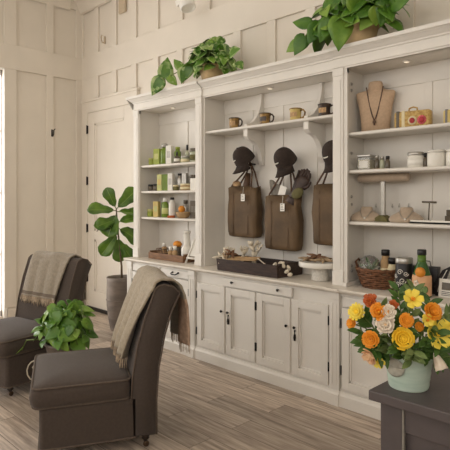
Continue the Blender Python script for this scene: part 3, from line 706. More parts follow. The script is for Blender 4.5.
obj('pedestal', MB().lathe([(.072, 0), (.074, .006), (.070, .05), (.066, .10), (.07, .112)], seg=28), M_cerr, t)
obj('plate', MB().lathe([(.06, .110), (.172, .112), (.176, .120), (.176, .152), (.17, .156), (.165, .148), (1e-5, .146)], seg=36), M_cer, t)
star('starfish', 'tan starfish on the cake stand, nearest the post', (-2.42, 3.51, 1.046), .10, 5, M_drift, .2, .12)
star('starfish', 'rust brown starfish lying on top of the cake stand', (-2.50, 3.54, 1.062), .11, 5, M_rust, .7, .18)
star('starfish', 'tan starfish at the left edge of the cake stand', (-2.56, 3.49, 1.044), .085, 5, M_drift, 1.1, .1)

# ------------------------------------------------------------------ right unit
zA, zB, zC_ = RZ
t = thing('necklace_bust', 'tan linen bust wearing a long beaded necklace', 'display bust', (-2.02, 3.62, zA), None, True, .35)
def bustring(zz, hw, hd, dy): return [(hw*math.copysign(abs(math.cos(a*PI/14))**.8, math.cos(a*PI/14)), dy+hd*math.sin(a*PI/14), zz) for a in range(28)]
obj('torso', MB().loft([bustring(0, .105, .045, 0), bustring(.10, .112, .05, 0), bustring(.20, .125, .055, 0), bustring(.27, .142, .05, 0), bustring(.305, .148, .038, .002), bustring(.318, .135, .03, .004), bustring(.328, .075, .032, .004), bustring(.34, .055, .035, .002), bustring(.375, .053, .036, 0), bustring(.39, .047, .03, 0), bustring(.396, .02, .015, 0)]), M_burlap, t)
pts = []
for k in range(41):
    u = k/40*2-1
    pts.append((.062*math.copysign(abs(u)**.8, u), -.042-.016*(1-abs(u)), .345-.255*(1-abs(u)**1.15)))
nk = obj('necklace', MB().tube(pts, .0052, 6), M_bead, t)
obj('pendant', MB().sphere((0, -.062, .075), .013, (1, .6, 1.3)).sphere((0, -.062, .056), .007), M_bead, nk)
t = thing('beaded_clutch', 'gold suitcase shaped beaded clutch with pink dots', 'clutch bag', (-1.70, 3.58, zA), None, True, .12)
obj('case', MB().box(-.13, .13, -.035, .035, .002, .125), M_case, t, bevel=.02, seg=4)
obj('handle', MB().tube([(-.03, 0, .12), (-.028, 0, .145), (0, 0, .153), (.028, 0, .145), (.03, 0, .12)], .006, 8), M_case, t)
for x in (-.10, -.06): obj('strap_band', MB().box(x-.012, x+.012, -.037, .037, .001, .127), M_smoke if x < -.08 else M_cream, t, bevel=.004)
rx90 = Matrix.Rotation(PI/2, 3, 'X')
for x, m1, m2 in ((.005, M_cream, M_red), (.072, M_pink, M_red)):
    d = obj('bead_disc', MB().lathe([(.032, 0), (.032, .004), (1e-5, .005)], (x, -.034, .052), 20, mt=rx90), m1, t)
    obj('disc_centre', MB().lathe([(.02, .004), (.02, .007), (1e-5, .008)], (x, -.034, .052), 16, mt=rx90), m2, d)
t = thing('beaded_clutch', 'silver and tan clutch at the right edge of the top jewellery shelf', 'clutch bag', (-1.40, 3.58, zA), None, True, .12)
obj('case', MB().box(-.075, .075, -.03, .03, .002, .10), M_gold, t, bevel=.015, seg=3); obj('strap_band', MB().box(-.06, -.045, -.032, .032, .001, .102), M_smoke, t)

def candle(label, x, y, w, h, lid):
    t = thing('glass_candle', label, 'candle', (x, y, zB), None, True, .1)
    obj('wax', MB().box(-w/2+.006, w/2-.006, -w/2+.006, w/2-.006, .008, h*.68), M_cream, t); obj('glass_box', MB().box(-w/2, w/2, -w/2, w/2, 0, h*.86), M_glass, t, bevel=.006)
    obj('front_label', MB().box(-w*.33, w*.33, -w/2-.0015, -w/2+.0005, h*.12, h*.6), M_paper, t)
    if lid: obj('lid', MB().box(-w/2, w/2, -w/2, w/2, h*.86, h), M_silver, t, bevel=.004)
candle('square glass candle at the left of the second jewellery shelf', -2.07, 3.57, .105, .115, True)
GB = 'bottles on the second jewellery shelf'
bottle('roll_on_bottle', 'small grey bottle just right of the square glass candle', -1.975, 3.56, zB, .019, .108, M_smoke, M_silver, .25, .7, GB)
bottle('roll_on_bottle', 'small pale bottle, middle of three right of the glass candle', -1.935, 3.565, zB, .019, .098, M_clear, M_silver, .25, .7, GB)
bottle('roll_on_bottle', 'small brown bottle, furthest from the square glass candle', -1.893, 3.57, zB, .018, .098, M_smoke, M_dark, .25, .7, GB)
tag(obj('paper_sheet', MB().box(-1.99, -1.90, 3.50, 3.55, zB+.0005, zB+.004), M_kraft, None, (-1.94, 3.52, zB)), 'small tan card lying flat at the front of the second jewellery shelf', 'card')
jar('candle_jar', 'white labelled jar with a silver lid on the second jewellery shelf', -1.675, 3.57, zB, .057, .112, M_cer, M_silver, .2, None, M_paper)
bottle('roll_on_bottle', 'dark slim bottle between the two white jars', -1.605, 3.57, zB, .016, .105, M_smoke, M_dark, .3, .6, GB)
jar('stoneware_jar', 'wide plain white pot without lid on the second jewellery shelf', -1.525, 3.57, zB, .063, .116, M_cer, M_cer, .12)
jar('stoneware_jar', 'white pot at the right edge of the second jewellery shelf', -1.40, 3.57, zB, .058, .116, M_cer, M_cer, .12)

t = thing('bracelet_stand', 'tall T-shaped bracelet stand with a long taupe velvet bar', 'jewellery stand', (-1.945, 3.60, zC_), None, True, .0)
obj('foot', MB().prism([(-.06, 0), (.06, 0), (.045, .03), (.012, .05), (-.012, .05), (-.045, .03)], 'y', -.045, .045), M_olive, t, bevel=.004)
obj('pole', MB().box(-.016, .016, -.012, .012, .045, .305), M_silver, t, bevel=.003)
obj('padded_bar', MB().tube([(-.205, 0, .333), (-.2, 0, .333), (.2, 0, .333), (.205, 0, .333)], [.027, .031, .031, .027], 16), M_taupe, t)
def neckform(label, x, rz):
    t = thing('necklace_form', label, 'display bust', (x, 3.58, zC_), 'low necklace forms', True, rz)
    def f(u, v):
        a = PI*u; r = .118*(1-v)+.042*v
        return (r*math.cos(a)*(1.0 if v < .6 else 1.0), -.055*(1-v)*math.sin(a)*1.2-.0+.02*v-.02*math.sin(a)*v, .105*v**.75+.02*math.sin(PI*v)*math.sin(a))
    rings = []
    for zz, hw, hd, dy in ((0, .105, .05, -.01), (.012, .118, .058, -.01), (.03, .122, .055, 0), (.05, .105, .048, .012), (.068, .075, .04, .022), (.08, .05, .032, .028), (.105, .044, .03, .032), (.112, .038, .024, .032)):
        rings.append([(hw*math.cos(a*PI/14), dy+hd*math.sin(a*PI/14), zz) for a in range(28)])
    obj('form', MB().loft(rings), M_taupe, t)
    nk = obj('necklace', MB().tube([(.046*math.cos(a), .02+.034*math.sin(a)-.012*abs(math.sin(a)) - .030*max(0, -math.sin(a)), .085-.055*max(0, -math.sin(a))**2) for a in [2*PI*k/28 for k in range(28)]], .0022, 5, close=True), M_silver, t)
    obj('pendant', MB().sphere((.004, -.062, .026), .008), M_cer, nk)
neckform('low taupe necklace form left of the bracelet stand', -2.08, .3)
neckform('low taupe necklace form right of the bracelet stand', -1.755, .3)
tag(obj('jewellery_tray', MB().box(-1.69, -1.30, 3.50, 3.66, zC_+.001, zC_+.012).box(-1.69, -1.30, 3.50, 3.506, zC_+.001, zC_+.024).box(-1.69, -1.30, 3.654, 3.66, zC_+.001, zC_+.024).box(-1.69, -1.684, 3.50, 3.66, zC_+.001, zC_+.024), M_cer, None, (-1.5, 3.58, zC_)), 'flat white jewellery tray at the right of the lowest jewellery shelf', 'tray')
t = thing('ring_stand', 'small dark T-shaped stand on the white jewellery tray', 'jewellery stand', (-1.583, 3.58, zC_+.0125), None, True)
obj('foot', MB().lathe([(.026, 0), (.026, .006), (.006, .012)], seg=16), M_smoke, t); obj('pole', MB().tube([(-.004, 0, .008), (.002, 0, .135)], .0045, 8), M_smoke, t); obj('cross_bar', MB().tube([(-.05, 0, .138), (.052, 0, .136)], .007, 8), M_smoke, t)
t = thing('ring_box', 'small dark ring box at the right edge of the white jewellery tray', 'box', (-1.42, 3.58, zC_+.0125), None, True, .2)
obj('box', MB().box(-.045, .045, -.03, .03, 0, .045), M_smoke, t, bevel=.003); obj('lid', MB().box(-.045, .045, .02, .03, .045, .085), M_smoke, t, bevel=.003)
for k, (x, z) in enumerate(((-2.07, 1.49), (-1.93, 1.49), (-1.875, 1.492), (-1.80, 1.493))):
    lb = ('dangling earring on the back board left of the stand pole', 'dangling earring on the back board just right of the stand pole', 'small stud earring on the back board, third from left', 'larger stud earring on the back board above the right form')[k]
    t = thing('earring', lb, 'earring', (x+.16*0, 3.722, z), 'earrings pinned to the back board')
    obj('hook', MB().tube([(x, 3.727, z+.012), (x, 3.715, z+.014), (x, 3.712, z)], .002, 5), M_silver, t); obj('drop', MB().sphere((x, 3.712, z-.006), .007, (1, .6, 1.2)), M_silver, t)

# counter under the right unit
t = thing('wicker_basket', 'brown wicker basket on the counter of the right unit', 'basket', (-1.965, 3.56, .876), None, True, .0)
mb = MB()
for k in range(8):
    zz = .008+.0165*k; r = .115+.045*(k/7)**.8
    mb.tube([(r*1.02*math.cos(a*PI/20)+.0, r*.78*math.sin(a*PI/20), zz+.004*math.sin(a*PI/20*9+k*PI)) for a in range(40)], .0095, 6, close=True)
for k in range(18):
    a = 2*PI*k/18; mb.tube([(.112*math.cos(a), .088*math.sin(a), .005), (.163*math.cos(a), .125*math.sin(a), .135)], .006, 5)
obj('weave', mb, M_wick, t); obj('basket_floor', MB().lathe([(.12, .004), (.12, .01)], seg=24, sy=.78), M_wick, t)
obj('rim', MB().tube([(.165*math.cos(a*PI/20), .128*math.sin(a*PI/20), .138+.004*math.sin(a*2.2)) for a in range(40)], .013, 8, close=True), M_wick, t)
for s_ in (-1,): obj('handle', MB().tube([(s_*.16, -.02, .13), (s_*.185, -.01, .18), (s_*.185, .03, .20), (s_*.16, .05, .14)], .009, 8), M_wick, t)
t = thing('terrarium_globe', 'clear glass globe with green sprigs in the wicker basket', 'ornament', (-2.03, 3.55, .89))
obj('globe', MB().sphere((-2.03, 3.55, 1.03), .085), M_glass, t)
mb = MB()
for k in range(9): a = k*.7; mb.tube([(-2.03, 3.55, .96), (-2.03+.03*math.cos(a), 3.55+.03*math.sin(a), 1.03), (-2.03+.065*math.cos(a), 3.55+.05*math.sin(a), 1.05+.02*math.sin(k))], [.004, .007, .003], 6)
mb.tube([(-2.03, 3.50, 1.04), (-2.02, 3.485, 1.10), (-2.0, 3.48, 1.03)], .005, 6)
obj('sprigs', mb, M_fig, t)
bottle('syrup_bottle', 'tall amber bottle with black cap in the wicker basket', -1.91, 3.57, .89, .036, .275, M_kraft, M_dark, .16, .75, None, M_cream)
bottle('syrup_bottle', 'shorter pale bottle with black cap in the wicker basket', -1.845, 3.55, .89, .036, .22, M_cream, M_dark, .2, .75)
tag(obj('white_cloth', MB().grid(lambda u, v: (-2.08+.10*u, 3.50+.09*v, 1.0+.03*math.sin(u*5)*math.cos(v*4)), 8, 8), M_paper, None, (-2.03, 3.54, .98), solid=.012), 'white crumpled cloth at the left inside the wicker basket', 'cloth')
t = thing('coffee_canister', 'tall black canister with white floral print and grey lid', 'canister', (-1.70, 3.44, .876), None, True)
obj('body', MB().lathe([(.056, 0), (.058, .005), (.058, .215), (.056, .22)], seg=28), M_blk, t)
obj('lid', MB().lathe([(.059, .218), (.060, .222), (.060, .252), (.055, .258), (1e-5, .258)], seg=28), M_silver, t)
mb = MB()
def curl(a0, z0, r0, turns, s_):
    pts = []
    for k in range(18):
        q = k/17; th = s_*turns*2*PI*q; rad = r0*(1-q*.8)
        a = a0+rad*math.cos(th)/.058; zz = z0+rad*math.sin(th); pts.append((.0592*math.cos(a), .0592*math.sin(a), zz))
    mb.tube(pts, .0026, 5)
for a0, z0, r0, s_ in ((-1.9, .07, .022, 1), (-1.3, .10, .024, -1), (-.8, .06, .018, 1), (-2.3, .13, .018, -1), (-1.6, .16, .02, 1), (-.9, .15, .018, -1), (-1.45, .04, .015, 1), (-2.5, .06, .016, 1), (-.4, .10, .018, -1)): curl(a0, z0, r0, 1.4, s_)
obj('floral_print', mb, M_white, t)
t = thing('dark_gift_bag', 'black paper bag with pale scrolls behind the orange bottle', 'bag', (-1.62, 3.60, .876), None, True, .15)
obj('bag_body', MB().loft([[(-.09*w, -.035, z_), (.09*w, -.035, z_), (.09*w, .035, z_), (-.09*w, .035, z_)] for z_, w in ((0, 1), (.10, 1.02), (.19, 1.08))]), M_blk, t, bevel=.004)
obj('handle', MB().tube([(-.05, -.03, .18), (-.04, -.03, .23), (.04, -.03, .23), (.05, -.03, .18)], .004, 6), M_blk, t)
mb = MB()
for k in range(4): mb.tube([(-.07+.035*k, -.0375, .05+.02*(k % 2)), (-.055+.035*k, -.0375, .10), (-.075+.038*k, -.0378, .14)], .003, 5)
obj('scroll_print', mb, M_white, t)
t = thing('liqueur_bottle', 'tall green necked bottle with flower label and black cap', 'bottle', (-1.572, 3.44, .876), None, True)
obj('glass_body', MB().lathe([(.06, 0), (.063, .006), (.063, .13), (.058, .15), (.045, .20), (.030, .235), (.026, .25), (.026, .28)], seg=24), M_bglass, t)
obj('wrap_label', MB().lathe([(.0638, .012), (.0642, .02), (.0642, .135), (.060, .15)], seg=24), M_juice, t)
mb = MB()
for k in range(4): a = -2.3+.5*k; mb.lathe([(.02, 0), (.012, .002), (1e-5, .002)], (.0645*math.cos(a), .0645*math.sin(a), .045+.012*(k % 2)), 10, mt=Matrix.Rotation(a, 3, 'Z') @ Matrix.Rotation(PI/2, 3, 'Y'), sx=1.3)
obj('label_leaves', mb, M_labelg, t)
mb = MB()
for k in range(5): q = 2*PI*k/5; a = -1.75+.013*math.cos(q)/.0645; mb.lathe([(.011, 0), (.006, .003), (1e-5, .003)], (.0648*math.cos(a), .0648*math.sin(a), .095+.016*math.sin(q)), 10, mt=Matrix.Rotation(a, 3, 'Z') @ Matrix.Rotation(PI/2, 3, 'Y'))
obj('label_flower', mb, M_wht, t)
obj('neck_sleeve', MB().lathe([(.0275, .235), (.029, .24), (.0275, .285)], seg=20), M_fig, t)
obj('screw_cap', MB().lathe([(.029, .285), (.03, .288), (.03, .318), (.027, .322), (1e-5, .322)], seg=20), M_dark, t)
obj('fruit_medallion', MB().sphere((0.012, -.05, .172), .035, (1, .8, 1)), M_orange, t)
t = thing('leaf_ornament', 'black leaf shaped ornament to the right of the green necked bottle', 'ornament', (-1.475, 3.55, .876), None, True)
obj('blade', MB().prism([(-.05, 0), (.0, 0), (.02, .06), (.025, .12), (.06, .215), (.0, .18), (-.035, .12), (-.055, .06)], 'y', -.012, .012), M_blk, t, bevel=.006)
obj('inlay', MB().tube([(-.03, -.014, .03), (-.01, -.014, .1), (.035, -.014, .185)], .003, 5), M_white, t)
t = thing('sign_card', 'small white framed sign card at the right edge of the counter', 'sign', (-1.42, 3.52, .876), None, True, .0)
tl = Matrix.Rotation(-.15, 4, 'X')
obj('card', MB().box(-.07, .07, -.006, .006, 0, .125).xf(tl), M_paper, t); obj('picture', MB().box(-.05, .05, -.0075, -.0055, .05, .10).xf(tl), M_smoke, t)
mb = MB()
for k in range(3): mb.box(-.05, .03+.008*k, -.0075, -.0055, .035-.011*k, .039-.011*k)
obj('printed_lines', mb.xf(tl), M_ink, t); obj('strut', MB().tube([(0, .01, .1), (0, .07, .003)], .004, 6), M_paper, t)

# ------------------------------------------------------------------ plants
HEART = [(0, .16), (.05, .62), (.14, .92), (.27, 1.0), (.45, .9), (.62, .68), (.78, .42), (.91, .18), (1, .02)]
FIDDLE = [(0, .08), (.08, .34), (.22, .62), (.36, .66), (.52, .84), (.68, 1.0), (.82, .95), (.93, .62), (1, .12)]
SLIM = [(0, .1), (.12, .5), (.3, .9), (.5, 1.0), (.7, .8), (.87, .42), (1, .03)]
def leaf(mb, base, d, up, L, W, tab=HEART, fold=.22, droop=.3, m=0, edge=None, vein=None, wav=.0, rr=R):
    base = Vector(base); d = Vector(d).normalized(); up = Vector(up); up = (up-d*up.dot(d))
    up = up.normalized() if up.length > 1e-4 else d.orthogonal().normalized()
    sd = d.cross(up); n = len(mb.v); cols = (-1, -.6, -.04, .04, .6, 1) if vein is not None else (-1, -.55, 0, .55, 1)
    ph = rr.uniform(0, 6)
    for (t, w) in tab:
        for c in cols:
            back = -.10*L*abs(c)*(1-t*6) if (tab is HEART and t < .16) else 0
            mb.v.append(base + d*(L*t+back) - up*(droop*L*t*t) + sd*(c*w*W/2) + up*(fold*abs(c)*w*W/2) + up*(wav*W*math.sin(ph+t*9)*abs(c)))
    k = len(cols); e1 = rr.random() if edge is not None else 0
    for i in range(len(tab)-1):
        for j in range(k-1):
            mi = m
            if vein is not None and cols[j] == -.04: mi = vein
            elif edge is not None and (j in (0, k-2)) and rr.random() < .62: mi = edge
            elif edge is not None and rr.random() < .10: mi = edge
            mb.face((n+i*k+j, n+(i+1)*k+j, n+(i+1)*k+j+1, n+i*k+j+1), mi)
def pothos(root, pot_top, extents, nleaf, lsize, seed, edge, trails=(), low=-.25):
    """foliage and stems for a trailing plant; pot_top in world coordinates, extents = half axes of the leaf mass"""
    rr = random.Random(seed); fo = MB(); st = MB(); p0 = Vector(pot_top)
    for k in range(nleaf):
        a = 2*PI*(k*.618+rr.uniform(-.03, .03)); e = math.asin(max(low, min(.98, low+(1-low)*((k+.5)/nleaf)**.9)))
        f = rr.uniform(.6, 1.0)
        q = p0 + Vector((extents[0]*math.cos(a)*math.cos(e)*f, extents[1]*math.sin(a)*math.cos(e)*f, extents[2]*math.sin(e)*f))
        out = Vector((math.cos(a)*math.cos(e), math.sin(a)*math.cos(e), .25+.5*math.sin(e)))
        s0 = p0+Vector((rr.uniform(-.04, .04), rr.uniform(-.04, .04), -.01))
        mid = (s0+q)/2+Vector((0, 0, extents[2]*.28))
        st.tube([s0, mid*.5+(s0*.5), mid, (mid+q)/2+Vector((0, 0, .01)), q], .0035, 5)
        nrm = (Vector((out.x, out.y, 0)).normalized()*rr.uniform(.5, 1.0) + Vector((.25, -.25, rr.uniform(.25, .8)+.5*math.sin(e)))+Vector((rr.uniform(-.3, .3), rr.uniform(-.3, .3), 0))).normalized()
        d = Vector((out.x*.55+rr.uniform(-.75, .75), out.y*.55+rr.uniform(-.75, .75), rr.uniform(-1.0, .1)))
        L = lsize*rr.uniform(.7, 1.15)
        leaf(fo, q-d.normalized()*L*.3, d, nrm, L, L*rr.uniform(.72, .9), fold=.12, droop=rr.uniform(.05, .3), m=rr.choice((0, 0, 2)), edge=1 if edge else None, rr=rr)
    for (pts, leaves) in trails:
        st.tube(pts, .005, 6)
        for (q, d, up, L, m) in leaves: leaf(fo, q, d, up, L, L*.78, fold=.12, droop=.12, m=m, edge=1 if edge else None, rr=rr)
    obj('foliage', fo, [M_leaf, M_leafv, M_leafl], root, solid=.0012); obj('stems', st, M_stem, root)
def round_pot(c, r0, r1, h, m, root, rim=.008, soil=True):
    x, y, z = c
    obj('pot', MB().lathe([(r0, 0), (r0+(r1-r0)*.5+.004, h*.5), (r1, h-.02), (r1+rim, h-.018), (r1+rim, h), (r1-.008, h), (r1-.012, h*.84), (1e-5, h*.84)], c, 28), m, root)
    if soil: obj('soil', MB().lathe([(r1-.011, h*.85), (1e-5, h*.88)], c, 22), M_soil, root)

# variegated plant on the left of the cabinet top
c = (-3.72, 3.50, ZT-.012)
t = thing('potted_pothos', 'variegated trailing plant in a tan pot on top of the cabinets', 'plant', c)
round_pot(c, .10, .135, .16, M_terra, t)
F_ = Vector((.72, -.66, .2))
tr = [([(-3.78, 3.46, 2.84), (-3.98, 3.40, 2.87), (-4.13, 3.36, 2.83), (-4.27, 3.32, 2.78)], [((-4.30, 3.31, 2.80), (-.45, -.3, -.85), F_, .21, 0), ((-4.24, 3.31, 2.79), (.12, .05, 1), F_, .22, 0), ((-4.20, 3.33, 2.80), (.5, .3, -.6), F_, .13, 2), ((-4.00, 3.37, 2.86), (.1, -.3, -.9), F_, .17, 0), ((-3.93, 3.38, 2.88), (-.3, -.2, -.9), F_, .17, 0), ((-4.05, 3.37, 2.86), (-.3, -.3, .6), F_, .13, 2)]),
      ([(-3.66, 3.48, 2.86), (-3.50, 3.42, 2.92), (-3.33, 3.36, 2.86), (-3.24, 3.34, 2.76)], [((-3.24, 3.34, 2.77), (.7, -.2, -.5), F_, .13, 0), ((-3.34, 3.36, 2.87), (.8, -.2, .1), F_, .15, 0), ((-3.45, 3.40, 2.90), (.3, -.4, -.8), F_, .14, 2)])]
pothos(t, (-3.68, 3.44, 2.87), (.27, .15, .23), 66, .15, 21, True, tr, -.5)
# larger plant above the divider
c = (-2.085, 3.50, ZT-.012)
t = thing('potted_pothos', 'large glossy green plant in a tan pot on top of the right cabinet', 'plant', c)
round_pot(c, .10, .14, .17, M_terra, t)
tr = [([(-2.135, 3.46, 2.86), (-2.295, 3.40, 2.95), (-2.435, 3.36, 2.90), (-2.495, 3.34, 2.82)], [((-2.485, 3.34, 2.84), (-.3, -.3, -.8), F_, .17, 0), ((-2.435, 3.35, 2.92), (-.8, -.3, .3), F_, .16, 0), ((-2.365, 3.37, 2.92), (-.2, -.4, -.8), F_, .19, 0), ((-2.535, 3.34, 2.80), (-.6, -.3, -.4), F_, .13, 2)]),
      ([(-2.085, 3.42, 2.88), (-2.095, 3.33, 2.90), (-2.105, 3.29, 2.84)], [((-2.115, 3.285, 2.88), (.05, -.15, -1), F_, .25, 2), ((-2.215, 3.30, 2.90), (-.3, -.2, -.8), F_, .19, 0)]),
      ([(-2.015, 3.46, 2.88), (-1.835, 3.40, 2.92), (-1.715, 3.36, 2.90)], [((-1.755, 3.36, 2.90), (.7, -.2, .15), F_, .22, 0), ((-1.815, 3.37, 2.90), (.5, -.3, -.6), F_, .17, 0), ((-1.695, 3.36, 2.93), (.4, -.2, .6), F_, .16, 0)])]
pothos(t, (-2.085, 3.42, 2.90), (.38, .16, .24), 92, .18, 8, False, tr, -.5)

# fiddle-leaf fig in its tall zinc planter
t = thing('fiddle_leaf_fig', 'fiddle leaf fig with big leaves in a tall grey planter by the door', 'plant', (-5.205, 3.40, 0))
c = (-5.205, 3.40, 0)
obj('planter', MB().lathe([(.112, 0), (.116, .01), (.142, .15), (.158, .30), (.160, .42), (.156, .575), (.161, .62), (.152, .625), (.14, .60), (.138, .54), (1e-5, .52)], c, 32), M_zinc, t)
obj('band', MB().tube([(-5.205+.161*math.cos(a*PI/16), 3.40+.161*math.sin(a*PI/16), .36) for a in range(32)], .006, 6, close=True), M_zinc, t)
obj('soil', MB().lathe([(.139, .55), (1e-5, .57)], c, 20), M_soil, t)
tr_ = [(-5.19, 3.41, .55), (-5.195, 3.41, .75), (-5.22, 3.395, 1.0), (-5.235, 3.38, 1.22), (-5.245, 3.37, 1.42)]
mb = MB().tube(tr_, [.014, .012, .011, .010, .008], 8)
mb.tube([(-5.235, 3.38, 1.24), (-5.31, 3.32, 1.30), (-5.40, 3.25, 1.22), (-5.43, 3.22, 1.15)], [.008, .007, .006, .004], 7)
obj('trunk', mb, M_bark, t)
fo = MB(); rf = random.Random(4)
VF = Vector((.82, -.52, .22)); RT = Vector((.45, .89, 0))
def fl(z, dr, du, df, L, W, up=(0, 0, .4), droop=.12):
    # dr / du / df: how far the leaf points along the wall, upwards, and out into the room
    k = max(0, min(1, (z-.55)/.87)); b = Vector((-5.19-.055*k, 3.41-.04*k, z))
    d = RT*dr+Vector((0, 0, du))+Vector((.3, -.8, 0))*df
    leaf(fo, b+d.normalized()*.035, d, VF+Vector(up)+Vector((rf.uniform(-.25, .25), rf.uniform(-.25, .25), 0)), L, W, FIDDLE, .3, droop, 0, None, 1, .05, rf)
    st_.tube([b, b+d.normalized()*.05], .005, 6)
st_ = MB()
fl(1.40, -1, .12, .35, .30, .19, (.1, .1, .7))
fl(1.42, -.35, .9, .15, .24, .15, (-.2, .2, .1))
fl(1.42, .75, .75, -.05, .31, .20, (-.3, .2, .1))
fl(1.39, 1, -.05, .0, .29, .17, (.1, .1, .8))
fl(1.37, -.15, -.75, .3, .26, .25, (0, 0, .25))
fl(1.22, -1, .10, .35, .24, .16, (.1, 0, .7))
fl(1.26, .8, .25, .1, .25, .17, (0, .1, .6))
fl(1.20, .8, -.45, .05, .28, .21, (-.1, .1, .2))
fl(1.14, -.55, -.85, .2, .29, .18, (.2, 0, .1))
fl(1.10, .15, -1, .15, .27, .18, (0, .1, .1))
fl(1.04, .6, -.75, .05, .24, .16, (0, .1, .2))
fl(1.30, -.6, -.25, .4, .22, .17, (.1, -.2, .5))
obj('petioles', st_, M_stem, t)
obj('foliage', fo, [M_fig, M_vein], t, solid=.0015)

# low plant between the chairs, on a wire stand
PX, PY = -3.72, 1.93
t = thing('plant_stand', 'cream wire plant stand with curled legs between the two chairs', 'plant stand', (PX, PY, 0))
mb = MB()
for k in range(2): mb.tube([(PX+.15*math.cos(a*PI/16), PY+.15*math.sin(a*PI/16), .20-.0*k) for a in range(32)], .006, 6, close=True)
obj('ring', mb, M_wirew, t)
for k in range(4):
    a = PI/4+k*PI/2+.3; ca, sa = math.cos(a), math.sin(a)
    pts = []
    for q in range(19):
        b_ = PI*.95-q/18*2.75*PI; rs = .062*(1-.55*max(0, (q-9)/9)); r = .215+rs*math.cos(b_); z = .235+rs*1.25*math.sin(b_); pts.append((PX+r*ca, PY+r*sa, z))
    lg = obj('leg', MB().tube([(PX+.15*ca, PY+.15*sa, .20), (PX+.20*ca, PY+.20*sa, .13), (PX+.22*ca, PY+.22*sa, .06), (PX+.20*ca, PY+.20*sa, .012), (PX+.17*ca, PY+.17*sa, .008), (PX+.165*ca, PY+.165*sa, .03)], .006, 6), M_wirew, t)
    obj('scroll', MB().tube(pts, .0055, 6), M_wirew, lg)
obj('shelf_mesh', MB().lathe([(.15, .198), (.15, .204)], (PX, PY, 0), 24), M_wirew, t)
c = (PX, PY, .205)
t = thing('potted_pothos', 'bushy light green plant in a zinc pot between the two chairs', 'plant', c)
round_pot(c, .10, .145, .235, M_zinc, t)
pothos(t, (PX, PY, .50), (.22, .22, .25), 100, .125, 33, False, [([(PX-.1, PY-.1, .46), (PX-.24, PY-.2, .44), (PX-.28, PY-.22, .36)], [((PX-.27, PY-.22, .38), (-.6, -.4, -.5), (0, -.5, .8), .11, 2)])], -.25)

# ------------------------------------------------------------------ slipper chairs
def rr_ring(x0, x1, y0, y1, z, r, n=5):
    o = []
    for cx, cy, a0 in ((x1-r, y1-r, 0), (x0+r, y1-r, PI/2), (x0+r, y0+r, PI), (x1-r, y0+r, 1.5*PI)):
        for k in range(n+1): a = a0+PI/2*k/n; o.append((cx+r*math.cos(a), cy+r*math.sin(a), z))
    return o
CW = .70
BF = [(.575, .10), (.568, .30), (.575, .45), (.602, .62), (.652, .81), (.715, .985)]      # front face of the back, side view (y, z)
BR = [(.718, .09), (.718, .30), (.732, .50), (.770, .70), (.815, .85), (.866, .955)]
def back_y(z, tab):
    for (a, b) in zip(tab[:-1], tab[1:]):
        if a[1] <= z <= b[1]: f = (z-a[1])/(b[1]-a[1]); return a[0]+(b[0]-a[0])*f
    return tab[-1][0] if z > tab[-1][1] else tab[0][0]
def chair(label, loc, rz):
    t = thing('slipper_chair', label, 'chair', loc, 'charcoal slipper chairs', True, rz)
    w = CW/2
    obj('seat_base', MB().loft([rr_ring(-w, w, .035, .62, z, .03) for z in (.085, .09, .30, .325)]), M_linen, t)
    obj('base_welt', MB().tube([(x, y, .09) for x, y, _ in rr_ring(-w-.002, w+.002, .033, .60, 0, .03)], .006, 6, close=True), M_pipe, t)
    r2 = []
    for z, g, rad in ((.322, -.02, .05), (.330, .0, .05), (.35, .014, .055), (.385, .020, .06), (.42, .016, .06), (.446, .004, .05)): r2.append(rr_ring(-w-g, w+g, .0-g, .562, z, rad))
    for z, g in ((.460, -.035), (.472, -.09), (.480, -.16), (.484, -.25)): r2.append(rr_ring(-w-g, w+g, .0-g, .562+g*.5, z, .05 if g > -.2 else .02))
    cu = obj('seat_cushion', MB().loft(r2), M_linen, t)
    for z, g in ((.446, .006), (.332, .002)): obj('piping', MB().tube([(x, y, z) for x, y, _ in rr_ring(-w-g, w+g, .0-g, .564, 0, .05)], .0065, 6, close=True), M_pipe, cu)
    outline = BF + [(.735, 1.005), (.77, 1.012), (.825, .996)] + BR[::-1]
    rings = []
    for x, s_ in ((-w, .94), (-w+.012, .99), (-w+.03, 1.0), (0, 1.0), (w-.03, 1.0), (w-.012, .99), (w, .94)):
        cy = sum(p[0] for p in outline)/len(outline)
        ring = []
        for (y, z) in outline:
            mid = (back_y(z, BF)+back_y(z, BR))/2
            arch = .012*(1-(x/w)**2) if z > .9 else 0
            ring.append((x, mid+(y-mid)*s_, z-(1-s_)*.12*(1 if z > .9 else 0)+arch))
        rings.append(ring)
    bk = obj('backrest', MB().loft(rings), M_linen, t)
    for x in (-w+.004, w-.004):
        obj('piping', MB().tube([(x, y-.003, z) for y, z in BF[1:]] + [(x, .735, 1.004), (x, .77, 1.012), (x, .825, .997)] + [(x, y+.003, z) for y, z in BR[::-1]], .006, 6), M_pipe, bk)
    for (x, y) in ((-w+.055, .10), (w-.055, .10), (-w+.055, .66), (w-.055, .66)):
        lg = obj('leg', MB().lathe([(.030, .088), (.032, .075), (.020, .066), (.026, .056), (.014, .044), (.012, .036)], (x, y, 0), 14), M_legw, t)
        obj('caster', MB().lathe([(1e-5, -.008), (.016, -.008), (.019, -.004), (.019, .004), (.016, .008), (1e-5, .008)], (x+.004, y+.004, .0195), 14, mt=Matrix.Rotation(PI/2, 3, 'Y')).tube([(x, y, .045), (x+.004, y+.004, .022)], .006, 6), M_brass, lg)
    return t
AZ1, AZ2 = 63.5, 101
L1, L2 = (-3.206, 1.454, 0), (-4.331, 1.491, 0)
ch1 = chair('charcoal slipper chair in front with its side to us', L1, math.radians(AZ1-90))
dup(ch1, L2, 'charcoal slipper chair at the left edge, half out of the picture', math.radians(AZ2-90))

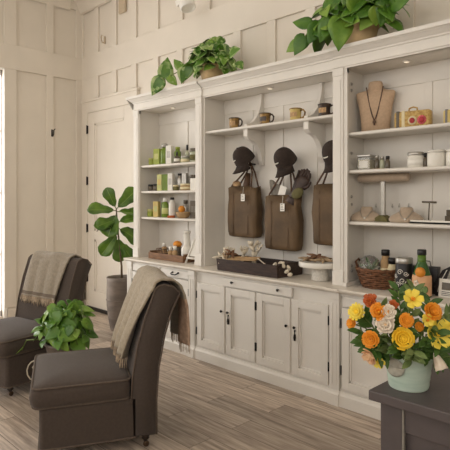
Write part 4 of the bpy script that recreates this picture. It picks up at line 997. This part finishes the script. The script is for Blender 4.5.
# throws over the chair backs, built in the chair's own frame and then placed
def throw(label, loc, rz, m_main, x0, x1, zf, zr, band, seed, flare=.0, rear=.0, linem=None, rear_x=(0, 0)):
    rr = random.Random(seed); off = .012
    path = []
    n1 = 12
    for k in range(n1+1):
        z = zf+(.985-zf)*k/n1; path.append((back_y(z, BF)-off-.004, z))
    path += [(.712, 1.018), (.74, 1.034), (.78, 1.040), (.83, 1.026), (.872, .992)]
    n2 = 10
    for k in range(1, n2+1):
        z = .965-(.965-zr)*k/n2; path.append((.888+rear*min(1, k/3)+.004*k*0, z))
    t = thing('throw_blanket', label, 'blanket', loc, 'wool throws over the chairs', True, rz)
    P = len(path)-1
    ph = rr.uniform(0, 6)
    def f(u, v):
        i = v*P; k = min(P-1, int(i)); q = i-k
        y = path[k][0]*(1-q)+path[k+1][0]*q; z = path[k][1]*(1-q)+path[k+1][1]*q
        down = max(0, (.96-z)/.5)
        front = v < n1/P
        xa, xb = (x0, x1) if front or v < (n1+5)/P else (x0+rear_x[0]*min(1, down*2), x1+rear_x[1]*min(1, down*2))
        x = xa+(xb-xa)*u
        if front: x -= flare*down*u
        wv = (.008+(.012 if band else .06)*down)*abs(math.sin(ph+u*11+v*2)) if front else (.006+.03*min(1, down*2))*(1+math.sin(ph+u*13+v*1.5))/2
        return (x, y-wv if front else y+wv, z+(.008*math.sin(u*9+ph) if .0 < abs(v-(n1+3)/P) < .12 else 0))
    nb = max(1, int(P*2*.12))
    obj('cloth', MB().grid(f, 36, P*2, mf=lambda i, j: (1 if (band and 1 <= j <= 2) else (2 if linem and i > 20 and j > (n1+6)*2 else 0))), [m_main, M_band, linem or m_main], t, solid=.012)
    fr = MB()
    for k in range(46):
        u = k/45; p = Vector(f(u, 0)); l = rr.uniform(.075, .13) if not band else rr.uniform(.06, .08)
        fr.tube([p+Vector((0, -.002, .004)), p+Vector((rr.uniform(-.006, .006), -.008, -l*.5)), p+Vector((rr.uniform(-.012, .012), -.006, -l))], [.0035, .0042, .002], 5)
    obj('fringe', fr, M_fringe, t); f2 = MB()
    for k in range(30):
        u = k/29; p = Vector(f(u, 1)); l = rr.uniform(.04, .07)
        f2.tube([p+Vector((0, .002, .004)), p+Vector((rr.uniform(-.006, .006), .004, -l))], [.0035, .002], 5)
    obj('fringe', f2, M_fringe, t)
throw('oatmeal wool throw draped over the front chair, fringe hanging down', L1, math.radians(AZ1-90), M_throw, -.37, .345, .53, .60, False, 2, .17, .02, M_lining, (.12, -.06))
throw('greige wool throw with a dark band over the left chair', L2, math.radians(AZ2-90), M_throw2, -.28, .24, .66, .62, True, 9, .06, .01)

# ------------------------------------------------------------------ dark counter and flowers
t = thing('shop_counter', 'charcoal painted counter in the foreground under the flowers', 'counter', (.2, 2.0, 0))
XA, XB, YA, YC, ZA = -.935, 1.1, 1.625, 2.40, .88
obj('counter_top', MB().box(XA, XB, YA, YC, ZA-.035, ZA), M_counter, t, bevel=.004)
for (x, y) in ((XA+.03, YA+.03), (XB-.11, YA+.03), (XA+.03, YC-.11), (XB-.11, YC-.11)): obj('post', MB().box(x, x+.08, y, y+.08, 0, ZA-.035), M_counter, t, bevel=.003)
mb = MB()
for z0, z1 in ((ZA-.125, ZA-.035), (.05, .16)):
    mb.box(XA+.11, XB-.11, YA+.036, YA+.06, z0, z1); mb.box(XA+.11, XB-.11, YC-.06, YC-.036, z0, z1)
    mb.box(XA+.036, XA+.06, YA+.11, YC-.11, z0, z1); mb.box(XB-.06, XB-.036, YA+.11, YC-.11, z0, z1)
obj('rail', mb, M_counter, t, bevel=.003)
obj('front_panel', MB().box(XA+.11, XB-.11, YA+.052, YA+.07, .06, ZA-.04), M_counter, t)
obj('side_panel', MB().box(XA+.052, XA+.07, YA+.11, YC-.11, .06, ZA-.04), M_counter, t)
obj('side_panel', MB().box(XB-.07, XB-.052, YA+.11, YC-.11, .06, ZA-.04), M_counter, t)
obj('groove_highlight', MB().box(XA+.111, XA+.117, YA+.028, YA+.04, .05, ZA-.04), M_grey, t)  # pale strip beside the post: the groove's highlight, put in as colour

PC = Vector((-.853, 1.760, ZA))
t = thing('flower_pail', 'pale aqua enamel pail with an oval label on the dark counter', 'pail', tuple(PC))
obj('pail_body', MB().lathe([(.066, .0), (.068, .003)] + [(.068+.016*k/12+(.0012 if k % 2 else 0), .004+.122*k/12) for k in range(13)] + [(.088, .128), (.089, .133), (.086, .135), (.082, .13), (.07, .02), (1e-5, .015)], PC, 40), M_pail, t)
obj('rim', MB().tube([PC+Vector((.087*math.cos(a*PI/20), .087*math.sin(a*PI/20), .133)) for a in range(40)], .0035, 6, close=True), M_pail, t)
def oval(u, v):
    a0 = math.atan2(-PC.y, -PC.x)-.62; a = a0+.48*u*math.cos(v*2*PI); zz = .083+.034*u*math.sin(v*2*PI)
    r = .0725+.016*zz/.122+.0012; return PC+Vector((r*math.cos(a), r*math.sin(a), zz))
obj('oval_label', MB().grid(oval, 5, 24), M_plab, t, solid=.002)
for s_ in (-1, 1):
    a = math.atan2(-PC.y, -PC.x)+s_*PI/2
    obj('ear', MB().sphere(PC+Vector((.088*math.cos(a), .088*math.sin(a), .115)), .010, (1, 1, 1.4)), M_pail, t)

VW = Vector((.43, -.9, .18)).normalized()   # rough facing for the bouquet's front
NECK = PC+Vector((0, 0, .10))
def frame(d):
    d = Vector(d).normalized(); return d.to_track_quat('Z', 'Y').to_matrix()
def stem_to(p, d):
    p = Vector(p); q = PC+Vector((p.x-PC.x, p.y-PC.y, 0)).normalized()*.035+Vector((0, 0, .04)) if (Vector((p.x-PC.x, p.y-PC.y, 0)).length > .03) else PC+Vector((0, 0, .04))
    return [p-Vector(d).normalized()*.004, p-Vector(d).normalized()*.035+(PC+Vector((0, 0, .15))-p)*.15, PC*.0+(q*.55+p*.45)+Vector((0, 0, .025)), q+Vector((0, 0, .06)), q]
GF = 'cut flowers in the aqua pail'
def petal_cup(mb, mt, c, r, a, lift, wid, L, m=0, curl=.5):
    n = len(mb.v); ca, sa = math.cos(a), math.sin(a)
    for i in range(5):
        t_ = i/4; rad = r*.12+L*t_*math.cos(lift*(1-curl*t_*.0)); zz = L*t_*math.sin(lift)+L*.25*curl*t_*t_
        w = wid*(.35+1.25*t_-.75*t_**3)*.5 if t_ < 1 else wid*.36
        for j in (-1, -.4, .4, 1):
            b = j*w; cup = .22*abs(j)**2*w
            p = Vector((rad*ca-b*sa-cup*ca*.6, rad*sa+b*ca-cup*sa*.6, zz+cup)); mb.v.append(c+mt @ p)
    for i in range(4):
        for j in range(3): mb.face((n+i*4+j, n+(i+1)*4+j, n+(i+1)*4+j+1, n+i*4+j+1), m)
def flower(kind, name, label, p, d, r, m, mc, seed):
    rr = random.Random(seed); p = Vector(p); d = Vector(d).normalized(); mt = frame(d)
    t = thing(name, label, 'flower', tuple(p), GF)
    pe = MB(); ce = MB()
    if kind == 'ranunculus':
        for ring, (cnt, lift, L, w) in enumerate(((7, .35, 1.0, .95), (7, .75, .92, .85), (6, 1.05, .80, .75), (6, 1.25, .62, .6), (5, 1.4, .45, .45))):
            for k in range(cnt): petal_cup(pe, mt, p+d*(-.12*r+.03*r*ring), r*(1-.12*ring), 2*PI*k/cnt+ring*.45, lift, r*w, r*L*(.95+.1*rr.random()))
        ce.sphere(p+d*r*.22, r*.26)
    elif kind == 'daisy':
        for ring, (cnt, lift, L) in enumerate(((14, .1, 1.0), (13, .45, .9), (10, .85, .7))):
            for k in range(cnt): petal_cup(pe, mt, p, r*.8, 2*PI*k/cnt+ring*.2, lift, r*.36, r*L*(.85+.15*rr.random()))
        ce.sphere(p+d*r*.16, r*.28, (1, 1, .8))
    elif kind == 'open':
        for k in range(6): petal_cup(pe, mt, p, r, 2*PI*k/6+rr.uniform(-.1, .1), .28+.2*(k % 2), r*.85, r*1.05)
        for k in range(8):
            a = 2*PI*k/8; ce.tube([p+d*.1*r, p+mt @ Vector((r*.22*math.cos(a), r*.22*math.sin(a), r*.42))], [r*.05, r*.07], 6)
    elif kind == 'ruffle':
        for ring, (cnt, lift, L) in enumerate(((8, .4, 1.0), (7, .85, .85), (5, 1.2, .6))):
            for k in range(cnt): petal_cup(pe, mt, p+d*.05*r*ring, r*.7, 2*PI*k/cnt+ring*.5+rr.uniform(-.2, .2), lift+rr.uniform(-.2, .2), r*.75, r*L*rr.uniform(.8, 1.1), curl=rr.uniform(.2, .9))
        ce.sphere(p+d*r*.1, r*.18)
    elif kind == 'tulip':
        for ring in range(2):
            for k in range(3): petal_cup(pe, mt, p, r*.35, 2*PI*k/3+ring*PI/3, 1.22, r*.95, r*1.9, curl=.1)
        ce.tube([p, p+d*r*1.2], [r*.1, r*.12], 6)
    obj('petals', pe, m, t, solid=.0011); obj('flower_centre', ce, mc, t)
    obj('stem', MB().tube(stem_to(p, d), .0032, 6), M_stem, t)
    return t
#FLOWERS
FL = [
 ('ranunculus', 'ranunculus', 'big round golden yellow ranunculus at the front centre of the bouquet', (-0.807, 1.623, 1.085), 0.0381, 1, 'M_yel', 'M_yel'),
 ('ranunculus', 'ranunculus', 'orange ranunculus at the upper right of the bouquet', (-0.745, 1.707, 1.169), 0.0318, 1, 'M_org', 'M_org'),
 ('open', 'daffodil', 'wide open lemon yellow flower at the right of the bouquet', (-0.736, 1.718, 1.098), 0.0502, 1, 'M_lemon', 'M_yel'),
 ('open', 'daffodil', 'lemon yellow flower with orange centre at the top of the bouquet', (-0.791, 1.66, 1.209), 0.0334, 1, 'M_lemon', 'M_org'),
 ('daisy', 'chrysanthemum', 'spiky bright yellow bloom at the far left of the bouquet', (-0.976, 1.619, 1.146), 0.0337, -1, 'M_lemon', 'M_yel'),
 ('ranunculus', 'ranunculus', 'small orange bud below the spiky yellow bloom at left', (-0.998, 1.623, 1.101), 0.0197, -1, 'M_org', 'M_rusto'),
 ('ranunculus', 'ranunculus', 'orange ranunculus at the lower left of the bouquet', (-0.902, 1.586, 1.071), 0.0299, -1, 'M_org', 'M_rusto'),
 ('ruffle', 'zinnia', 'rust orange ruffled bloom at the upper left of the bouquet', (-0.911, 1.601, 1.193), 0.0274, -1, 'M_rusto', 'M_org'),
 ('ruffle', 'poppy', 'orange flower with broad petals beside the white ones', (-0.873, 1.587, 1.166), 0.0336, -1, 'M_org', 'M_yel'),
 ('ruffle', 'stock_flower', 'white ruffled bloom near the top of the bouquet', (-0.843, 1.598, 1.169), 0.0266, -1, 'M_wht', 'M_wht'),
 ('ruffle', 'stock_flower', 'larger white ruffled bloom left of the golden ranunculus', (-0.85, 1.589, 1.127), 0.0349, -1, 'M_wht', 'M_peach'),
 ('ranunculus', 'ranunculus', 'orange ranunculus above the golden one in the centre', (-0.796, 1.625, 1.145), 0.0248, 1, 'M_org', 'M_org'),
 ('ruffle', 'zinnia', 'small red orange bloom between white and lemon flowers', (-0.849, 1.639, 1.185), 0.0187, -1, 'M_rusto', 'M_rusto'),
 ('ranunculus', 'ranunculus', 'tiny orange bud beside the wide lemon flower', (-0.781, 1.687, 1.116), 0.0162, 1, 'M_org', 'M_org'),
 ('ruffle', 'garden_rose', 'peach bloom drooping at the lower left rim of the pail', (-0.907, 1.601, 1.016), 0.0345, -1, 'M_peach', 'M_yel'),
 ('open', 'daffodil', 'small yellow flower under the drooping peach bloom', (-0.902, 1.64, 0.984), 0.0226, -1, 'M_lemon', 'M_yel'),
 ('tulip', 'tulip', 'blush white tulip hanging over the right rim of the pail', (-0.772, 1.738, 1.023), 0.0223, 1, 'M_wht', 'M_peach'),
 ('open', 'daffodil', 'small lemon flower above the wide lemon one', (-0.752, 1.684, 1.143), 0.0216, 1, 'M_lemon', 'M_org'),
]
fwd = Vector((-math.cos(math.radians(44.6)), math.sin(math.radians(44.6)), 0)); rgt = Vector((math.sin(math.radians(44.6)), math.cos(math.radians(44.6)), 0))
BC = PC+Vector((0, 0, .215))     # centre of the bouquet's ball of blooms
for i, (kind, nm, lb, pos, pr, sd, m, mc) in enumerate(FL):
    pos = Vector(pos)
    d = (pos-(BC+fwd*.06-Vector((0, 0, .05)))).normalized()*.9 - fwd*.6+Vector((0, 0, .12))
    if kind == 'tulip' or nm == 'garden_rose': d = rgt*(-.7 if sd < 0 else .35)-fwd*.4+Vector((0, 0, -.5 if sd < 0 else -1.1))
    if kind == 'tulip' and sd > 0: pos = pos-fwd*.055+Vector((0, 0, .015))
    flower(kind, nm, lb, pos, d, pr*(1.35 if kind == 'tulip' else .92), globals()[m], globals()[mc], 50+i)
def sprig(label, dirs, n, L, m, seed, tipw=.03):
    rr = random.Random(seed); d = Vector(dirs).normalized()
    tip = BC+d*L*1.0-Vector((0, 0, .03)); t = thing('leaf_sprig', label, 'foliage', tuple(tip), 'leaf sprigs in the aqua pail')
    b = PC+Vector((d.x*.045, d.y*.045, .05)); mid = (b+tip)/2+Vector((0, 0, .04))
    pts = [b*(1-s_)**2+mid*2*s_*(1-s_)+tip*s_*s_ for s_ in [k/7 for k in range(8)]]
    obj('stem', MB().tube(pts, .0025, 6), M_stem, t)
    fo = MB()
    for k in range(n):
        s_ = .42+.58*k/(n-1); q = b*(1-s_)**2+mid*2*s_*(1-s_)+tip*s_*s_
        side = rgt*(1 if k % 2 else -1)+Vector((0, 0, rr.uniform(-.4, .5)))-fwd*rr.uniform(-.2, .7)
        leaf(fo, q, side+d*1.1, -fwd+Vector((0, 0, .6)), tipw*rr.uniform(1.6, 2.4), tipw*rr.uniform(.7, 1.0), SLIM, .15, rr.uniform(0, .3), 0, rr=rr)
    obj('leaves', fo, m, t, solid=.0008)
SP = [((-.95, 0, .35), 'feathery green sprig at the far left tip of the bouquet', .2, M_fol), ((-.9, .1, -.15), 'green sprig at the left below the small orange bud', .2, M_fol),
      ((-.6, -.2, .55), 'green sprig between the spiky yellow and rust blooms', .19, M_sage), ((-.75, -.3, -.18), 'dark leafy sprig under the lower left orange ranunculus', .2, M_fol),
      ((.05, -.6, .1), 'leafy sprig right of the golden ranunculus', .16, M_fol), ((.15, .1, .95), 'pale sage sprig rising behind the top lemon flower', .2, M_sage),
      ((.3, -.75, -.05), 'broad leaves at the front above the right of the pail rim', .17, M_fol), ((.75, -.3, -.35), 'green leaves at the right below the wide lemon flower', .2, M_fol),
      ((.8, .1, .35), 'green sprig at the upper right beside the orange ranunculus', .21, M_sage), ((.95, -.1, 0), 'green sprig at the far right edge of the bouquet', .23, M_fol),
      ((-.2, -.8, -.08), 'leafy sprig at the front left above the pail rim', .19, M_sage), ((.6, .4, .6), 'dark sprig behind the bouquet at the right', .2, M_fol),
      ((-.1, .3, .8), 'green sprig behind the small red orange bloom', .19, M_fol), ((-.7, -.4, .1), 'olive sprig left of the larger white bloom', .18, M_sage),
      ((.45, -.5, .35), 'sage sprig between the two orange ranunculus at right', .18, M_sage), ((-.3, -.6, .25), 'leafy sprig under the white blooms', .15, M_fol),
      ((-1, -.2, .12), 'slender green sprig left of the spiky yellow bloom', .23, M_fol), ((-.85, -.35, .02), 'dark sprig between the small orange bud and the orange ranunculus', .21, M_fol),
      ((-.35, -.55, .5), 'dark sprig between the rust and white blooms', .19, M_fol), ((.25, -.7, .25), 'dark leafy sprig above the golden ranunculus at right', .19, M_fol),
      ((-.45, -.75, .0), 'dark leafy sprig between the orange and the golden ranunculus', .18, M_fol), ((.55, -.6, .05), 'dark leafy sprig left of the wide lemon flower', .15, M_fol)]
for i, (d, lb, L, m) in enumerate(SP): sprig(lb, rgt*d[0]+fwd*d[1]+Vector((0, 0, d[2])), 11, L*.82, m, 90+i, .025)

# ------------------------------------------------------------------ light
def area(name, loc, rot, sx, sy, e, col):
    l = bpy.data.lights.new(name, 'AREA'); l.shape = 'RECTANGLE'; l.size = sx; l.size_y = sy; l.energy = e; l.color = col
    o = link(name, l); o.location = loc; o.rotation_euler = rot
    return o
DAY = (1.0, .98, .96)
def watt(w, rad): return PI*(w[1]-w[0])*(w[3]-w[2])*rad     # window area times the sky's radiance
for i, w in enumerate((WL, WL2)): area('daylight_left', (XL-.16, (w[0]+w[1])/2, (w[2]+w[3])/2), (0, -PI/2, 0), w[3]-w[2], w[1]-w[0], watt(w, (5.2, 3.6)[i]), DAY)
for w in WF: area('daylight_front', ((w[0]+w[1])/2, YF-.16, (w[2]+w[3])/2), (PI/2, 0, 0), w[1]-w[0], w[3]-w[2], watt(w, 4.4), DAY)
for w in WR: area('daylight_right', (XR+.16, (w[0]+w[1])/2, (w[2]+w[3])/2), (0, PI/2, 0), w[3]-w[2], w[1]-w[0], watt(w, 4.4), DAY)
for (x, e) in ((-4.42, 1.0), (-1.74, 1.4), (-3.03, .6)):
    l = bpy.data.lights.new('puck_glow', 'SPOT'); l.energy = e*.35; l.spot_size = 2.6; l.spot_blend = 1; l.shadow_soft_size = .03; l.color = (1, .86, .70)
    o = link('puck_glow', l); o.location = (x, 3.56, 2.52)
for k, (x, y) in enumerate(((-4.6, 1.9), (-2.7, 1.9), (-.8, 1.9), (-4.6, -.6), (-2.2, -.6))):   # unseen ceiling lamps, added to light the cabinets from above
    dl = thing('added_ceiling_lamp', 'added, unseen round ceiling lamp %s' % ('over the left chair', 'over the middle of the floor', 'over the dark counter', 'in the back of the room at left', 'in the back of the room at right')[k], 'light', (x, y, ZC), 'added ceiling lamps')
    obj('housing', MB().lathe([(.26, 0), (.26, -.05), (.245, -.055), (.245, -.03), (1e-5, -.03)], (x, y, ZC), 28), M_fixt, dl)
    l = bpy.data.lights.new('added_lamp_glow', 'AREA'); l.shape = 'DISK'; l.size = .48; l.energy = (4, 4, 3, 3, 3)[k]; l.color = (1, .93, .83)
    o = link('added_lamp_glow', l); o.location = (x, y, ZC-.06)
w = bpy.data.worlds.new('sky'); bpy.context.scene.world = w; w.use_nodes = True
w.node_tree.nodes['Background'].inputs[0].default_value = (1, .98, .95, 1); w.node_tree.nodes['Background'].inputs[1].default_value = 1.0

# ------------------------------------------------------------------ camera
cam = bpy.data.cameras.new('camera'); co = link('camera', cam); bpy.context.scene.camera = co
cam.sensor_width = 36; cam.lens = 517/450*36; cam.shift_y = -27/450; cam.clip_start = .05
co.location = (0, 0, 1.55); co.rotation_euler = (PI/2, 0, math.radians(90-44.6))
s = bpy.context.scene
s.view_settings.view_transform = 'Standard'; s.view_settings.look = 'None'; s.view_settings.gamma = 1; s.view_settings.use_curve_mapping = False
s.view_settings.exposure = -0.40
for o in bpy.data.objects:
    if '_o' in o: del o['_o']
